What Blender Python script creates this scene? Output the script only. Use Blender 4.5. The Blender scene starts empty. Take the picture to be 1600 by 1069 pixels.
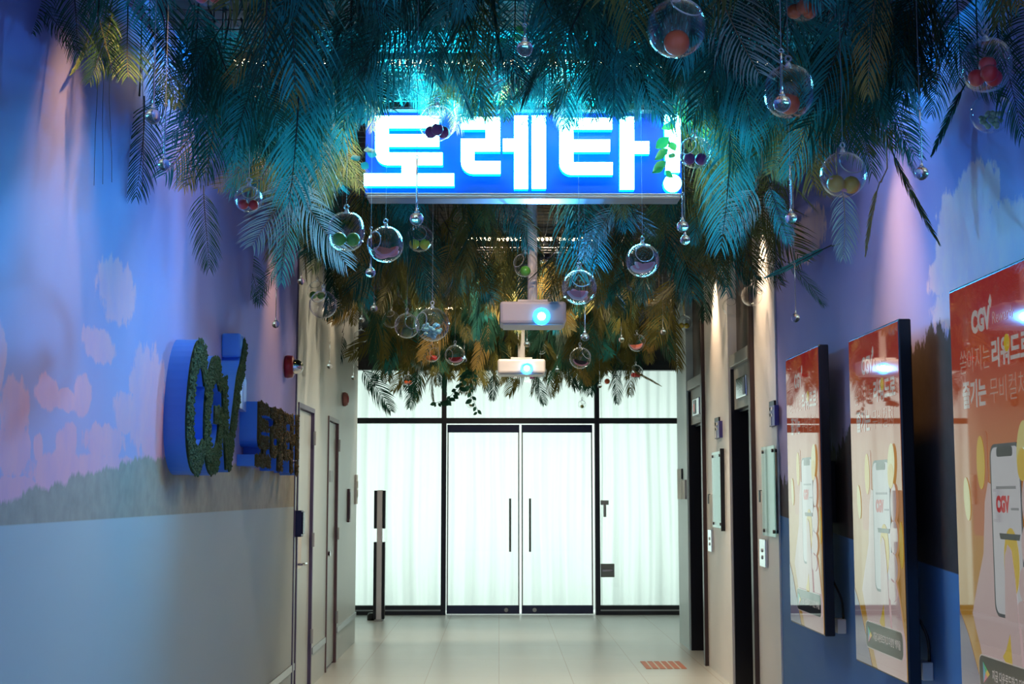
import bpy, bmesh, math, random
from math import pi, sin, cos, tan, radians, sqrt
from mathutils import Vector, Matrix, Euler, Quaternion

random.seed(7)
SC = bpy.context.scene
COL = SC.collection

# ------------------------------------------------------------------ camera
F = 2200.0
CAMZ = 1.52
PITCH = math.atan(236.5 / F)
YAW = math.atan(20.0 / F)
cam_data = bpy.data.cameras.new('camera')
cam_data.sensor_width = 36.0
cam_data.sensor_fit = 'HORIZONTAL'
cam_data.lens = F / 1600.0 * 36.0
cam_data.clip_start = 0.05
cam = bpy.data.objects.new('camera', cam_data)
COL.objects.link(cam)
cam.location = (0, 0, CAMZ)
cam.rotation_euler = (pi / 2 + PITCH, 0, -YAW)
SC.camera = cam
CAMR = cam.rotation_euler.to_matrix()
CAMO = Vector((0, 0, CAMZ))

def ray(px, py):
    return CAMR @ Vector(((px - 800.0) / F, -(py - 534.5) / F, -1.0))
def at_y(px, py, Y):                     # the point seen at a pixel, at depth Y along the corridor
    d = ray(px, py); return CAMO + d * (Y / d.y)
def at_x(px, py, X):                     # the point seen at a pixel on the plane x = X
    d = ray(px, py); return CAMO + d * (X / d.x)
def to_px(p):
    v = CAMR.transposed() @ (Vector(p) - CAMO)
    return 800 + F * v.x / -v.z, 534.5 - F * v.y / -v.z

# ------------------------------------------------------------------ look
SC.view_settings.view_transform = 'Standard'
SC.view_settings.look = 'None'
SC.view_settings.gamma = 1.0
SC.view_settings.use_curve_mapping = False
SC.view_settings.exposure = 0.26
SC.cycles.use_denoising = True
SC.cycles.max_bounces = 8
SC.cycles.transparent_max_bounces = 24
SC.cycles.caustics_reflective = False
SC.cycles.caustics_refractive = False
SC.cycles.sample_clamp_indirect = 4.0

world = bpy.data.worlds.new('world')
SC.world = world
world.use_nodes = True
world.node_tree.nodes['Background'].inputs[0].default_value = (0.30, 0.43, 0.92, 1)
world.node_tree.nodes['Background'].inputs[1].default_value = 0.74

def area_light(name, loc, rot, sx, sy, watts, color):
    l = bpy.data.lights.new(name, 'AREA')
    l.shape = 'RECTANGLE'; l.size = sx; l.size_y = sy; l.energy = watts; l.color = color
    o = bpy.data.objects.new(name, l); COL.objects.link(o)
    o.location = loc; o.rotation_euler = rot
    return o
def spot_light(name, loc, target, watts, color, angle, blend=0.6, radius=0.03):
    l = bpy.data.lights.new(name, 'SPOT')
    l.energy = watts; l.color = color; l.spot_size = radians(angle); l.spot_blend = blend
    l.shadow_soft_size = radius
    o = bpy.data.objects.new(name, l); COL.objects.link(o)
    o.location = loc
    o.rotation_euler = (Vector(target) - Vector(loc)).to_track_quat('-Z', 'Y').to_euler()
    return o

# daylight behind the curtains
area_light('daylight', (0.1, 19.4, 1.7), (-pi / 2, 0, 0), 6.2, 3.6, 122, (0.87, 1.0, 0.96))

# ------------------------------------------------------------------ geometry constants
XL, XR = -1.48, 1.87
YL_END, YR_END = 14.75, 14.7
Y_END = 18.0
Z_CEIL = 3.62
Z_GRID = 3.46

# ------------------------------------------------------------------ materials
def mat(name, color, rough=0.5, metal=0.0, spec=0.5, emit=None, strength=0.0, noise=0.0, nscale=8.0, bump=0.0, coat=0.0):
    m = bpy.data.materials.new(name); m.use_nodes = True
    nt = m.node_tree; b = nt.nodes['Principled BSDF']
    c4 = (color[0], color[1], color[2], 1)
    b.inputs['Base Color'].default_value = c4
    b.inputs['Roughness'].default_value = rough
    b.inputs['Metallic'].default_value = metal
    b.inputs['Specular IOR Level'].default_value = spec
    if coat: b.inputs['Coat Weight'].default_value = coat
    if emit:
        b.inputs['Emission Color'].default_value = (emit[0], emit[1], emit[2], 1)
        b.inputs['Emission Strength'].default_value = strength
    tc = nt.nodes.new('ShaderNodeTexCoord')
    nz = nt.nodes.new('ShaderNodeTexNoise'); nz.inputs['Scale'].default_value = nscale
    nz.inputs['Detail'].default_value = 4
    nt.links.new(tc.outputs['Object'], nz.inputs['Vector'])
    if noise:
        mx = nt.nodes.new('ShaderNodeMix'); mx.data_type = 'RGBA'
        mx.inputs[6].default_value = tuple(max(0, c * (1 - noise)) for c in color) + (1,)
        mx.inputs[7].default_value = tuple(min(1, c * (1 + noise)) for c in color) + (1,)
        nt.links.new(nz.outputs['Fac'], mx.inputs[0])
        nt.links.new(mx.outputs[2], b.inputs['Base Color'])
    if bump:
        bp = nt.nodes.new('ShaderNodeBump'); bp.inputs['Strength'].default_value = bump
        bp.inputs['Distance'].default_value = 0.01
        nt.links.new(nz.outputs['Fac'], bp.inputs['Height'])
        nt.links.new(bp.outputs['Normal'], b.inputs['Normal'])
    return m

def glass_thin(name, tint=(1, 1, 1), base=0.04, edge=0.75, power=3.0, rough=0.02):
    m = bpy.data.materials.new(name); m.use_nodes = True
    nt = m.node_tree; nt.nodes.clear()
    out = nt.nodes.new('ShaderNodeOutputMaterial')
    tr = nt.nodes.new('ShaderNodeBsdfTransparent'); tr.inputs[0].default_value = tint + (1,)
    gl = nt.nodes.new('ShaderNodeBsdfGlossy'); gl.inputs['Roughness'].default_value = rough
    gl.inputs['Color'].default_value = (0.95, 0.97, 1, 1)
    lw = nt.nodes.new('ShaderNodeLayerWeight'); lw.inputs['Blend'].default_value = 0.5
    pw = nt.nodes.new('ShaderNodeMath'); pw.operation = 'POWER'; pw.inputs[1].default_value = power
    ma = nt.nodes.new('ShaderNodeMath'); ma.operation = 'MULTIPLY_ADD'
    ma.inputs[1].default_value = edge; ma.inputs[2].default_value = base
    mx = nt.nodes.new('ShaderNodeMixShader')
    L = nt.links.new
    L(lw.outputs['Facing'], pw.inputs[0]); L(pw.outputs[0], ma.inputs[0]); L(ma.outputs[0], mx.inputs[0])
    L(tr.outputs[0], mx.inputs[1]); L(gl.outputs[0], mx.inputs[2]); L(mx.outputs[0], out.inputs[0])
    return m

def glass_solid(name):
    m = mat(name, (0.95, 0.98, 1.0), rough=0.02)
    b = m.node_tree.nodes['Principled BSDF']
    b.inputs['Transmission Weight'].default_value = 1.0
    b.inputs['IOR'].default_value = 1.45
    return m

def leaf_mat(name, c1, c2, trans=0.36, rough=0.42):
    m = bpy.data.materials.new(name); m.use_nodes = True
    nt = m.node_tree; b = nt.nodes['Principled BSDF']; out = nt.nodes['Material Output']
    oi = nt.nodes.new('ShaderNodeObjectInfo')
    tc = nt.nodes.new('ShaderNodeTexCoord')
    nz = nt.nodes.new('ShaderNodeTexNoise'); nz.inputs['Scale'].default_value = 5
    ad = nt.nodes.new('ShaderNodeMath'); ad.operation = 'MULTIPLY_ADD'; ad.inputs[1].default_value = 0.6; ad.inputs[2].default_value = -0.1
    a2 = nt.nodes.new('ShaderNodeMath'); a2.operation = 'ADD'; a2.use_clamp = True
    m2 = nt.nodes.new('ShaderNodeMath'); m2.operation = 'MULTIPLY'; m2.inputs[1].default_value = 0.55
    mx = nt.nodes.new('ShaderNodeMix'); mx.data_type = 'RGBA'
    mx.inputs[6].default_value = c1 + (1,); mx.inputs[7].default_value = c2 + (1,)
    tl = nt.nodes.new('ShaderNodeBsdfTranslucent')
    ms = nt.nodes.new('ShaderNodeMixShader'); ms.inputs[0].default_value = trans
    L = nt.links.new
    L(tc.outputs['Object'], nz.inputs['Vector'])
    L(oi.outputs['Random'], ad.inputs[0]); L(nz.outputs['Fac'], m2.inputs[0])
    L(ad.outputs[0], a2.inputs[0]); L(m2.outputs[0], a2.inputs[1])
    L(a2.outputs[0], mx.inputs[0]); L(mx.outputs[2], b.inputs['Base Color']); L(mx.outputs[2], tl.inputs[0])
    b.inputs['Roughness'].default_value = 0.55; b.inputs['Specular IOR Level'].default_value = 0.25
    L(b.outputs[0], ms.inputs[1]); L(tl.outputs[0], ms.inputs[2]); L(ms.outputs[0], out.inputs[0])
    return m

M = {}
M['leaf_green'] = leaf_mat('leaf_green', (0.010, 0.045, 0.030), (0.03, 0.13, 0.08))
M['leaf_teal'] = leaf_mat('leaf_teal', (0.02, 0.20, 0.18), (0.06, 0.38, 0.34))  # green leaf with the sign's cyan light put into its colour
M['leaf_pale'] = leaf_mat('leaf_pale', (0.20, 0.26, 0.22), (0.42, 0.48, 0.42))
M['leaf_gold'] = leaf_mat('leaf_gold', (0.20, 0.13, 0.035), (0.46, 0.33, 0.09))
M['leaf_olive'] = leaf_mat('leaf_olive', (0.07, 0.075, 0.02), (0.17, 0.16, 0.04))
M['leaf_fresh'] = leaf_mat('leaf_fresh', (0.03, 0.22, 0.05), (0.12, 0.45, 0.12))
M['stem_dark'] = mat('stem_dark', (0.018, 0.022, 0.018), 0.6, noise=0.3)
M['stem_tan'] = mat('stem_tan', (0.34, 0.22, 0.12), 0.7, noise=0.25)
M['wire'] = mat('wire', (0.06, 0.06, 0.065), 0.5, metal=0.6, noise=0.2)
M['ceiling'] = mat('ceiling_paint', (0.035, 0.04, 0.045), 0.9, noise=0.2)
M['wall_grey'] = mat('wall_grey', (0.47, 0.53, 0.53), 0.38, noise=0.05, nscale=2)
M['pier_beige'] = mat('pier_beige', (0.80, 0.79, 0.78), 0.45, noise=0.05, nscale=3)
M['pier_blue'] = mat('pier_blue', (0.56, 0.74, 0.80), 0.4, noise=0.05, nscale=3)
M['brown_dark'] = mat('brown_dark', (0.05, 0.042, 0.04), 0.5, noise=0.25, nscale=20)
M['frame_brown'] = mat('frame_brown', (0.045, 0.024, 0.022), 0.3, noise=0.1)
M['lift_grey'] = mat('lift_grey', (0.27, 0.28, 0.27), 0.4, noise=0.04)
M['lift_black'] = mat('lift_black', (0.006, 0.006, 0.010), 0.35, noise=0.1)
M['frame_black'] = mat('frame_black', (0.012, 0.013, 0.018), 0.35, noise=0.1)
M['frame_blue'] = mat('frame_blue', (0.02, 0.025, 0.07), 0.25, noise=0.1)
M['frame_purple'] = mat('frame_purple', (0.10, 0.075, 0.16), 0.35, noise=0.1)
M['frame_plum'] = mat('frame_plum', (0.13, 0.075, 0.085), 0.35, noise=0.1)
M['steel'] = mat('brushed_steel', (0.55, 0.56, 0.58), 0.28, metal=1.0, noise=0.06, nscale=30)
M['steel_soft'] = mat('satin_metal', (0.42, 0.44, 0.46), 0.5, metal=0.5, noise=0.06)
M['chrome'] = mat('chrome', (0.8, 0.82, 0.85), 0.1, metal=1.0, noise=0.03)
M['white_paint'] = mat('white_paint', (0.75, 0.76, 0.75), 0.5, noise=0.04)
M['paper'] = mat('paper', (0.70, 0.72, 0.70), 0.7, noise=0.06, nscale=25)
M['navy'] = mat('navy_plastic', (0.015, 0.02, 0.09), 0.35, noise=0.1)
M['red_plastic'] = mat('red_plastic', (0.32, 0.015, 0.03), 0.35, noise=0.1)
M['red_dull'] = mat('red_dull', (0.26, 0.11, 0.10), 0.5, noise=0.1)
M['projector'] = mat('projector_shell', (0.62, 0.60, 0.62), 0.45, noise=0.03)
M['black'] = mat('black_plastic', (0.008, 0.008, 0.010), 0.35, noise=0.1)
M['tv_bezel'] = mat('tv_bezel', (0.010, 0.011, 0.016), 0.25, noise=0.1)
M['glass'] = glass_thin('globe_glass', base=0.012, edge=0.50, power=2.8)
M['pane'] = glass_thin('pane_glass', tint=(0.97, 1.0, 0.985), base=0.03, edge=0.5, power=4)
M['board'] = glass_thin('acrylic_board', tint=(0.80, 0.92, 0.88), base=0.05, edge=0.5, power=4)
M['drop'] = glass_solid('drop_glass')
M['thread'] = mat('thread', (0.28, 0.32, 0.36), 0.4, noise=0.05)
M['orange_tile'] = mat('orange_marking', (0.60, 0.17, 0.06), 0.5, noise=0.1)
M['cream_tile'] = mat('cream_marking', (0.75, 0.70, 0.58), 0.5, noise=0.1)
M['blue_paint'] = mat('blue_paint', (0.06, 0.24, 0.85), 0.35, noise=0.06)
M['blue_pale'] = mat('pale_blue_acrylic', (0.30, 0.36, 0.72), 0.25, noise=0.06)
M['moss_green'] = mat('moss_green', (0.030, 0.062, 0.020), 0.95, noise=0.75, nscale=60, bump=0.8)
M['moss_brown'] = mat('moss_brown', (0.085, 0.065, 0.016), 0.95, noise=0.7, nscale=60, bump=0.8)
M['sign_panel'] = mat('sign_panel', (0.001, 0.045, 0.27), 0.4, spec=0.15, noise=0.05)
M['sign_rail'] = mat('sign_rail', (0.16, 0.17, 0.20), 0.4, metal=0.4, noise=0.05)
M['letter_face'] = mat('letter_face', (0.9, 0.95, 1), 0.4, emit=(0.13, 0.66, 1.0), strength=44.0)
M['letter_side'] = mat('letter_side', (0.1, 0.5, 0.9), 0.4, emit=(0.0, 0.50, 1.0), strength=9.0)
M['led'] = mat('led_bead', (1, 0.9, 0.7), 0.4, emit=(1.0, 0.72, 0.40), strength=30.0)
M['lens_glow'] = mat('lens_glow', (0.2, 0.6, 1), 0.2, emit=(0.02, 0.42, 0.95), strength=2.5)
M['lens_core'] = mat('lens_core', (0.6, 0.9, 1), 0.2, emit=(0.45, 0.9, 1.0), strength=14.0)
M['indicator_red'] = mat('indicator_red', (0.3, 0, 0), 0.4, emit=(1, 0.12, 0.1), strength=1.2)

def fruit_mat(name, c, rough=0.35):
    return mat(name, c, rough, noise=0.25, nscale=14)
FM = {
    'red': fruit_mat('fruit_red', (0.62, 0.025, 0.02)), 'orange': fruit_mat('fruit_orange', (0.72, 0.13, 0.03)),
    'green': fruit_mat('fruit_green', (0.10, 0.42, 0.05)), 'yellow': fruit_mat('fruit_yellow', (0.72, 0.62, 0.05)),
    'plum': fruit_mat('fruit_plum', (0.26, 0.03, 0.22)), 'pink': fruit_mat('fruit_pink', (0.80, 0.36, 0.42)),
    'salmon': fruit_mat('fruit_salmon', (0.75, 0.22, 0.15)), 'jade': fruit_mat('fruit_jade', (0.28, 0.48, 0.30)),
    'turquoise': fruit_mat('fruit_turquoise', (0.22, 0.46, 0.48)), 'dark': fruit_mat('fruit_dark', (0.035, 0.02, 0.03)),
    'olive': fruit_mat('fruit_olive', (0.16, 0.20, 0.05)), 'white': fruit_mat('fruit_white', (0.78, 0.70, 0.74)),
    'corn': fruit_mat('fruit_corn', (0.70, 0.46, 0.08)),
}

# ------------------------------------------------------------------ helpers
def new_bm(): return bmesh.new()
def quadbox(bm, lo, hi, bevel=0.0):
    x0, y0, z0 = lo; x1, y1, z1 = hi
    v = [bm.verts.new(p) for p in ((x0,y0,z0),(x1,y0,z0),(x1,y1,z0),(x0,y1,z0),(x0,y0,z1),(x1,y0,z1),(x1,y1,z1),(x0,y1,z1))]
    fs = [bm.faces.new([v[i] for i in f]) for f in ((3,2,1,0),(4,5,6,7),(0,1,5,4),(1,2,6,5),(2,3,7,6),(3,0,4,7))]
    if bevel:
        es = set()
        for f in fs: es.update(f.edges)
        bmesh.ops.bevel(bm, geom=list(es), offset=bevel, segments=2, affect='EDGES', profile=0.5)
def box(lo, hi, bevel=0.0):
    bm = new_bm()
    lo2 = [min(a, b) for a, b in zip(lo, hi)]; hi2 = [max(a, b) for a, b in zip(lo, hi)]
    quadbox(bm, lo2, hi2, bevel); return bm
def tube(bm, pts, rad, seg=8, cap=True):
    pts = [Vector(p) for p in pts]
    rads = rad if isinstance(rad, (list, tuple)) else [rad] * len(pts)
    rings = []
    up = Vector((0.123, 0.31, 0.94))
    for i, p in enumerate(pts):
        d = (pts[min(i + 1, len(pts) - 1)] - pts[max(i - 1, 0)]).normalized()
        a = d.cross(up)
        if a.length < 1e-3: a = d.cross(Vector((1, 0, 0)))
        a.normalize(); b = d.cross(a)
        rings.append([bm.verts.new(p + (a * cos(2*pi*k/seg) + b * sin(2*pi*k/seg)) * rads[i]) for k in range(seg)])
    for r0, r1 in zip(rings, rings[1:]):
        for k in range(seg):
            bm.faces.new((r0[k], r0[(k+1) % seg], r1[(k+1) % seg], r1[k]))
    if cap and seg > 2:
        bm.faces.new(rings[0][::-1]); bm.faces.new(rings[-1])
def torus(bm, c, axis, R, r, seg=20, ms=6):
    c = Vector(c); q = Vector((0, 0, 1)).rotation_difference(Vector(axis).normalized())
    rings = []
    for i in range(seg):
        a = 2*pi*i/seg
        rings.append([bm.verts.new(c + q @ Vector(((R + r*cos(2*pi*k/ms))*cos(a), (R + r*cos(2*pi*k/ms))*sin(a), r*sin(2*pi*k/ms)))) for k in range(ms)])
    for i in range(seg):
        A, B = rings[i], rings[(i+1) % seg]
        for k in range(ms): bm.faces.new((A[k], B[k], B[(k+1) % ms], A[(k+1) % ms]))
def lathe(bm, prof, origin, axis=(0, 0, 1), seg=24):
    o = Vector(origin); q = Vector((0, 0, 1)).rotation_difference(Vector(axis).normalized())
    rings = []
    for r, z in prof:
        if r < 1e-6: rings.append([bm.verts.new(o + q @ Vector((0, 0, z)))])
        else: rings.append([bm.verts.new(o + q @ Vector((r*cos(2*pi*k/seg), r*sin(2*pi*k/seg), z))) for k in range(seg)])
    for A, B in zip(rings, rings[1:]):
        for k in range(seg):
            k2 = (k+1) % seg
            if len(A) == 1 and len(B) == 1: continue
            if len(A) == 1: bm.faces.new((A[0], B[k2], B[k]))
            elif len(B) == 1: bm.faces.new((A[k], A[k2], B[0]))
            else: bm.faces.new((A[k], A[k2], B[k2], B[k]))
def prism(bm, poly, fn, c0, c1):
    """extrude a 2-D polygon (a, b) between c0 and c1; fn maps (a, b, c) to the world"""
    A = [bm.verts.new(fn(a, b, c0)) for a, b in poly]
    B = [bm.verts.new(fn(a, b, c1)) for a, b in poly]
    n = len(poly)
    bm.faces.new(A[::-1]); bm.faces.new(B)
    for i in range(n): bm.faces.new((A[i], A[(i+1) % n], B[(i+1) % n], B[i]))

WLOC = {}
def wl(o):
    return WLOC.get(o.name, Vector((0, 0, 0)))
def obj(name, bm, material, parent=None, smooth=False, origin=None):
    bmesh.ops.recalc_face_normals(bm, faces=bm.faces[:])
    me = bpy.data.meshes.new(name)
    if parent is not None:
        off = wl(parent)
    elif origin is not None: off = Vector(origin)
    else:
        xs = [v.co for v in bm.verts]
        off = Vector(((min(v.x for v in xs)+max(v.x for v in xs))/2, (min(v.y for v in xs)+max(v.y for v in xs))/2, min(v.z for v in xs)))
    for v in bm.verts: v.co -= off
    bm.to_mesh(me); bm.free()
    if smooth:
        for p in me.polygons: p.use_smooth = True
    o = bpy.data.objects.new(name, me); COL.objects.link(o)
    if material is not None: me.materials.append(material)
    if parent is not None: o.parent = parent; WLOC[o.name] = off.copy()
    else: o.location = off; WLOC[o.name] = off.copy()
    return o
def tag(o, label, cat, group=None):
    o['label'] = label; o['category'] = cat
    if group: o['group'] = group
    return o
def thing(name, label, cat, loc, group=None):
    o = bpy.data.objects.new(name, None); COL.objects.link(o)
    o.empty_display_size = 0.05
    o.location = loc; WLOC[o.name] = Vector(loc)
    return tag(o, label, cat, group)
def struct(name, bm, m, parent=None, smooth=False):
    o = obj(name, bm, m, parent, smooth)
    if parent is None: o['kind'] = 'structure'
    return o
def flat_mesh_from_text(s, size, bold=0.0, sx=1.0):
    cu = bpy.data.curves.new('text', 'FONT'); cu.body = s; cu.size = size; cu.offset = bold
    cu.resolution_u = 3
    to = bpy.data.objects.new('text', cu); COL.objects.link(to)
    dg = bpy.context.evaluated_depsgraph_get()
    me = bpy.data.meshes.new_from_object(to.evaluated_get(dg))
    bpy.data.objects.remove(to); bpy.data.curves.remove(cu)
    vs = [v.co.copy() for v in me.vertices]; fs = [tuple(p.vertices) for p in me.polygons]
    bpy.data.meshes.remove(me)
    if vs:
        x0 = min(v.x for v in vs); x1 = max(v.x for v in vs)
    else: x0 = x1 = 0
    return [((v.x - x0) * sx, v.y) for v in vs], fs, (x1 - x0) * sx
def add_flat(bm, pts, faces, fn, c):
    V = [bm.verts.new(fn(a, b, c)) for a, b in pts]
    for f in faces:
        try: bm.faces.new([V[i] for i in f])
        except ValueError: pass
def text_on(bm, s, size, a, b, fn, c, bold=0.0, width=None, sx=1.0):
    pts, fs, w = flat_mesh_from_text(s, size, bold, sx)
    k = (width / w) if (width and w) else 1.0
    add_flat(bm, [(a + p[0] * k, b + p[1]) for p in pts], fs, fn, c)
def tris(bm):
    bmesh.ops.triangulate(bm, faces=bm.faces[:])

# ------------------------------------------------------------------ mural material
def mural(name, blobs, hill, left=True):
    m = bpy.data.materials.new(name); m.use_nodes = True
    nt = m.node_tree; b = nt.nodes['Principled BSDF']; L = nt.links.new
    b.inputs['Roughness'].default_value = 0.65; b.inputs['Specular IOR Level'].default_value = 0.2
    geo = nt.nodes.new('ShaderNodeNewGeometry')
    sp = nt.nodes.new('ShaderNodeSeparateXYZ'); L(geo.outputs['Position'], sp.inputs[0])
    Yo, Zo = sp.outputs['Y'], sp.outputs['Z']
    def math_(op, a, c=None, d=None, clamp=False):
        n = nt.nodes.new('ShaderNodeMath'); n.operation = op; n.use_clamp = clamp
        for i, s in enumerate((a, c, d)):
            if s is None: continue
            if isinstance(s, (int, float)): n.inputs[i].default_value = s
            else: L(s, n.inputs[i])
        return n.outputs[0]
    def noise(scale, detail=4, stretch=None, rough=0.55):
        n = nt.nodes.new('ShaderNodeTexNoise'); n.inputs['Scale'].default_value = scale
        n.inputs['Detail'].default_value = detail; n.inputs['Roughness'].default_value = rough
        if stretch:
            mp = nt.nodes.new('ShaderNodeMapping'); mp.inputs['Scale'].default_value = stretch
            L(geo.outputs['Position'], mp.inputs[0]); L(mp.outputs[0], n.inputs['Vector'])
        else: L(geo.outputs['Position'], n.inputs['Vector'])
        return n.outputs['Fac']
    def mixc(f, a, c):
        n = nt.nodes.new('ShaderNodeMix'); n.data_type = 'RGBA'
        L(f, n.inputs[0])
        for i, s in ((6, a), (7, c)):
            if isinstance(s, tuple): n.inputs[i].default_value = s + (1,)
            else: L(s, n.inputs[i])
        return n.outputs[2]
    def mapr(v, a, c, x, y):
        n = nt.nodes.new('ShaderNodeMapRange'); L(v, n.inputs[0])
        for i, s in enumerate((a, c, x, y)): n.inputs[i+1].default_value = s
        return n.outputs[0]
    # printed sky
    zf = mapr(Zo, 1.4, 3.0, 0, 1)
    sky = mixc(math_('ADD', zf, math_('MULTIPLY', math_('SUBTRACT', noise(1.2), 0.5), 0.5), clamp=True), (0.50, 0.42, 0.62), (0.18, 0.19, 0.56))
    acc = None
    for (cy, cz, ry, rz) in blobs:
        dy = math_('MULTIPLY', math_('SUBTRACT', Yo, cy), 1 / ry); dz = math_('MULTIPLY', math_('SUBTRACT', Zo, cz), 1 / rz)
        v = math_('SUBTRACT', math_('SUBTRACT', 1.0, math_('MULTIPLY', dy, dy)), math_('MULTIPLY', dz, dz))
        acc = v if acc is None else math_('MAXIMUM', acc, v)
    wob = math_('MULTIPLY', math_('SUBTRACT', noise(7, 8, (0, 1.5, 1.0), 0.66), 0.5), 2.6)
    edge = math_('ADD', acc, wob)
    cf = mapr(edge, 0.0, 0.26, 0, 0.8)
    cc = mixc(noise(5.5, 6, (0, 1.5, 1.0)), (0.60, 0.34, 0.56), ((1.0, 0.46, 0.42) if left else (0.92, 0.62, 0.48)))
    col = mixc(cf, sky, cc)
    # printed forest hill above the water line
    (y0, h0), (y1, h1), sea, wamp, fcol = hill
    hh = math_('ADD', mapr(Yo, y0, y1, h0, h1), math_('MULTIPLY', math_('SUBTRACT', noise(7, 6, (0, 1, 0.25), 0.7), 0.5), wamp))
    under = mapr(math_('SUBTRACT', hh, Zo), 0.0, 0.015, 0, 1)
    fc = mixc(noise(14, 5), tuple(c * 0.7 for c in fcol), tuple(c * 1.25 for c in fcol))
    col = mixc(under, col, fc)
    water = mixc(noise(1.5, 3, (1, 1, 4)), (0.42, 0.51, 0.52), (0.46, 0.54, 0.54)) if left else mixc(noise(1.5, 3, (1, 1, 4)), (0.07, 0.20, 0.50), (0.13, 0.26, 0.50))
    slope = math_('SUBTRACT', math_('ADD', sea, math_('MULTIPLY', math_('SUBTRACT', Yo, 5.9), 0.0 if left else 0.05)), Zo)
    col = mixc(mapr(slope, 0.0, 0.006, 0, 1), col, water)
    L(col, b.inputs['Base Color'])
    return m
def blobs_px(lst, X):
    out = []
    for px, py, rx, ry in lst:
        p = at_x(px, py, X)
        out.append((p.y, p.z, abs(p.y * rx / (px - 780.0)) * 1.25, p.y * ry / F * 1.25))
    return out
LEFT_CLOUDS = [(183,455,26,44),(155,540,23,24),(74,612,16,24),(130,618,13,28),(104,625,14,16),(22,640,20,46),(22,700,22,40),(232,630,25,76),
               (212,600,10,20),(105,695,14,30),(165,690,28,24),(195,645,15,28),(100,740,46,30),(60,700,7,20),(244,705,18,36),(-4,560,12,50),(170,735,60,22),(30,770,50,22)]
RIGHT_CLOUDS = [(1522,310,34,46),(1490,360,26,56),(1540,400,50,70),(1590,380,36,60),(1475,430,22,30),(1260,370,26,34),(1500,470,40,40)]
M['mural_left'] = mural('mural_left', blobs_px(LEFT_CLOUDS, XL), ((4.1, 1.49), (5.9, 1.68), 1.427, 0.16, (0.36, 0.325, 0.25)), True)
M['mural_right'] = mural('mural_right', blobs_px(RIGHT_CLOUDS, XR), ((8.4, 1.62), (6.2, 2.22), 1.20, 0.55, (0.085, 0.062, 0.062)), False)

# floor tiles
def floor_material():
    m = mat('floor_tile', (0.42, 0.40, 0.37), 0.3, spec=0.35)
    nt = m.node_tree; b = nt.nodes['Principled BSDF']; L = nt.links.new
    geo = nt.nodes.new('ShaderNodeNewGeometry')
    br = nt.nodes.new('ShaderNodeTexBrick'); br.offset = 0.0
    br.inputs['Color1'].default_value = (0.54, 0.58, 0.57, 1); br.inputs['Color2'].default_value = (0.51, 0.555, 0.55, 1)
    br.inputs['Mortar'].default_value = (0.40, 0.38, 0.35, 1)
    br.inputs['Scale'].default_value = 1.0; br.inputs['Mortar Size'].default_value = 0.004
    br.inputs['Brick Width'].default_value = 0.60; br.inputs['Row Height'].default_value = 1.2
    L(geo.outputs['Position'], br.inputs['Vector']); L(br.outputs['Color'], b.inputs['Base Color'])
    nz = nt.nodes.new('ShaderNodeTexNoise'); nz.inputs['Scale'].default_value = 6
    L(geo.outputs['Position'], nz.inputs['Vector'])
    mr = nt.nodes.new('ShaderNodeMapRange'); L(nz.outputs['Fac'], mr.inputs[0])
    mr.inputs[3].default_value = 0.30; mr.inputs[4].default_value = 0.34
    L(mr.outputs[0], b.inputs['Roughness'])
    return m
M['floor'] = floor_material()

# ------------------------------------------------------------------ the shell
Y0 = 2.2
struct('floor', box((-3.0, -1.5, -0.1), (3.2, 20.2, 0.0)), M['floor'])
struct('ceiling', box((-3.0, Y0, Z_CEIL), (3.2, 20.2, Z_CEIL + 0.1)), M['ceiling'])
YS = at_x(459.5, 800, XL).y            # seam between the mural and the plain grey stretch
D1 = (at_x(464.0, 800, XL).y, at_x(489.0, 800, XL).y)
D2 = (at_x(511.5, 800, XL).y, at_x(527.5, 800, XL).y)
ZD = 2.19
struct('wall_left', box((XL - 0.25, Y0, 0), (XL, YS, Z_CEIL)), M['mural_left'])
bm = new_bm()
quadbox(bm, (XL - 0.25, YS, 0), (XL - 0.004, D1[0], Z_CEIL)); quadbox(bm, (XL - 0.25, D1[0], ZD), (XL - 0.004, D1[1], Z_CEIL))
quadbox(bm, (XL - 0.25, D1[1], 0), (XL - 0.004, D2[0], Z_CEIL)); quadbox(bm, (XL - 0.25, D2[0], ZD), (XL - 0.004, D2[1], Z_CEIL))
quadbox(bm, (XL - 0.25, D2[1], 0), (XL - 0.004, YL_END, Z_CEIL)); quadbox(bm, (-2.75, YL_END - 0.2, 0), (XL - 0.25, YL_END, Z_CEIL))
struct('wall_left', bm, M['wall_grey'])
struct('wall_left', box((-2.95, YL_END - 0.2, 0), (-2.75, 20.1, Z_CEIL)), M['wall_grey'])
struct('trim_1', box((XL - 0.006, YS - 0.02, 0), (XL + 0.008, YS + 0.02, Z_CEIL)), M['frame_purple'])
# metal skirting strips on the left
bm = new_bm()
for a, c in ((7.5, YS - 0.03), (YS + 0.03, D1[0] - 0.05), (D1[1] + 0.05, D2[0] - 0.05), (D2[1] + 0.05, YL_END)):
    quadbox(bm, (XL - 0.004, a, 0.255), (XL + 0.008, c, 0.305))
struct('baseboard_left', bm, M['steel'])

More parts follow.
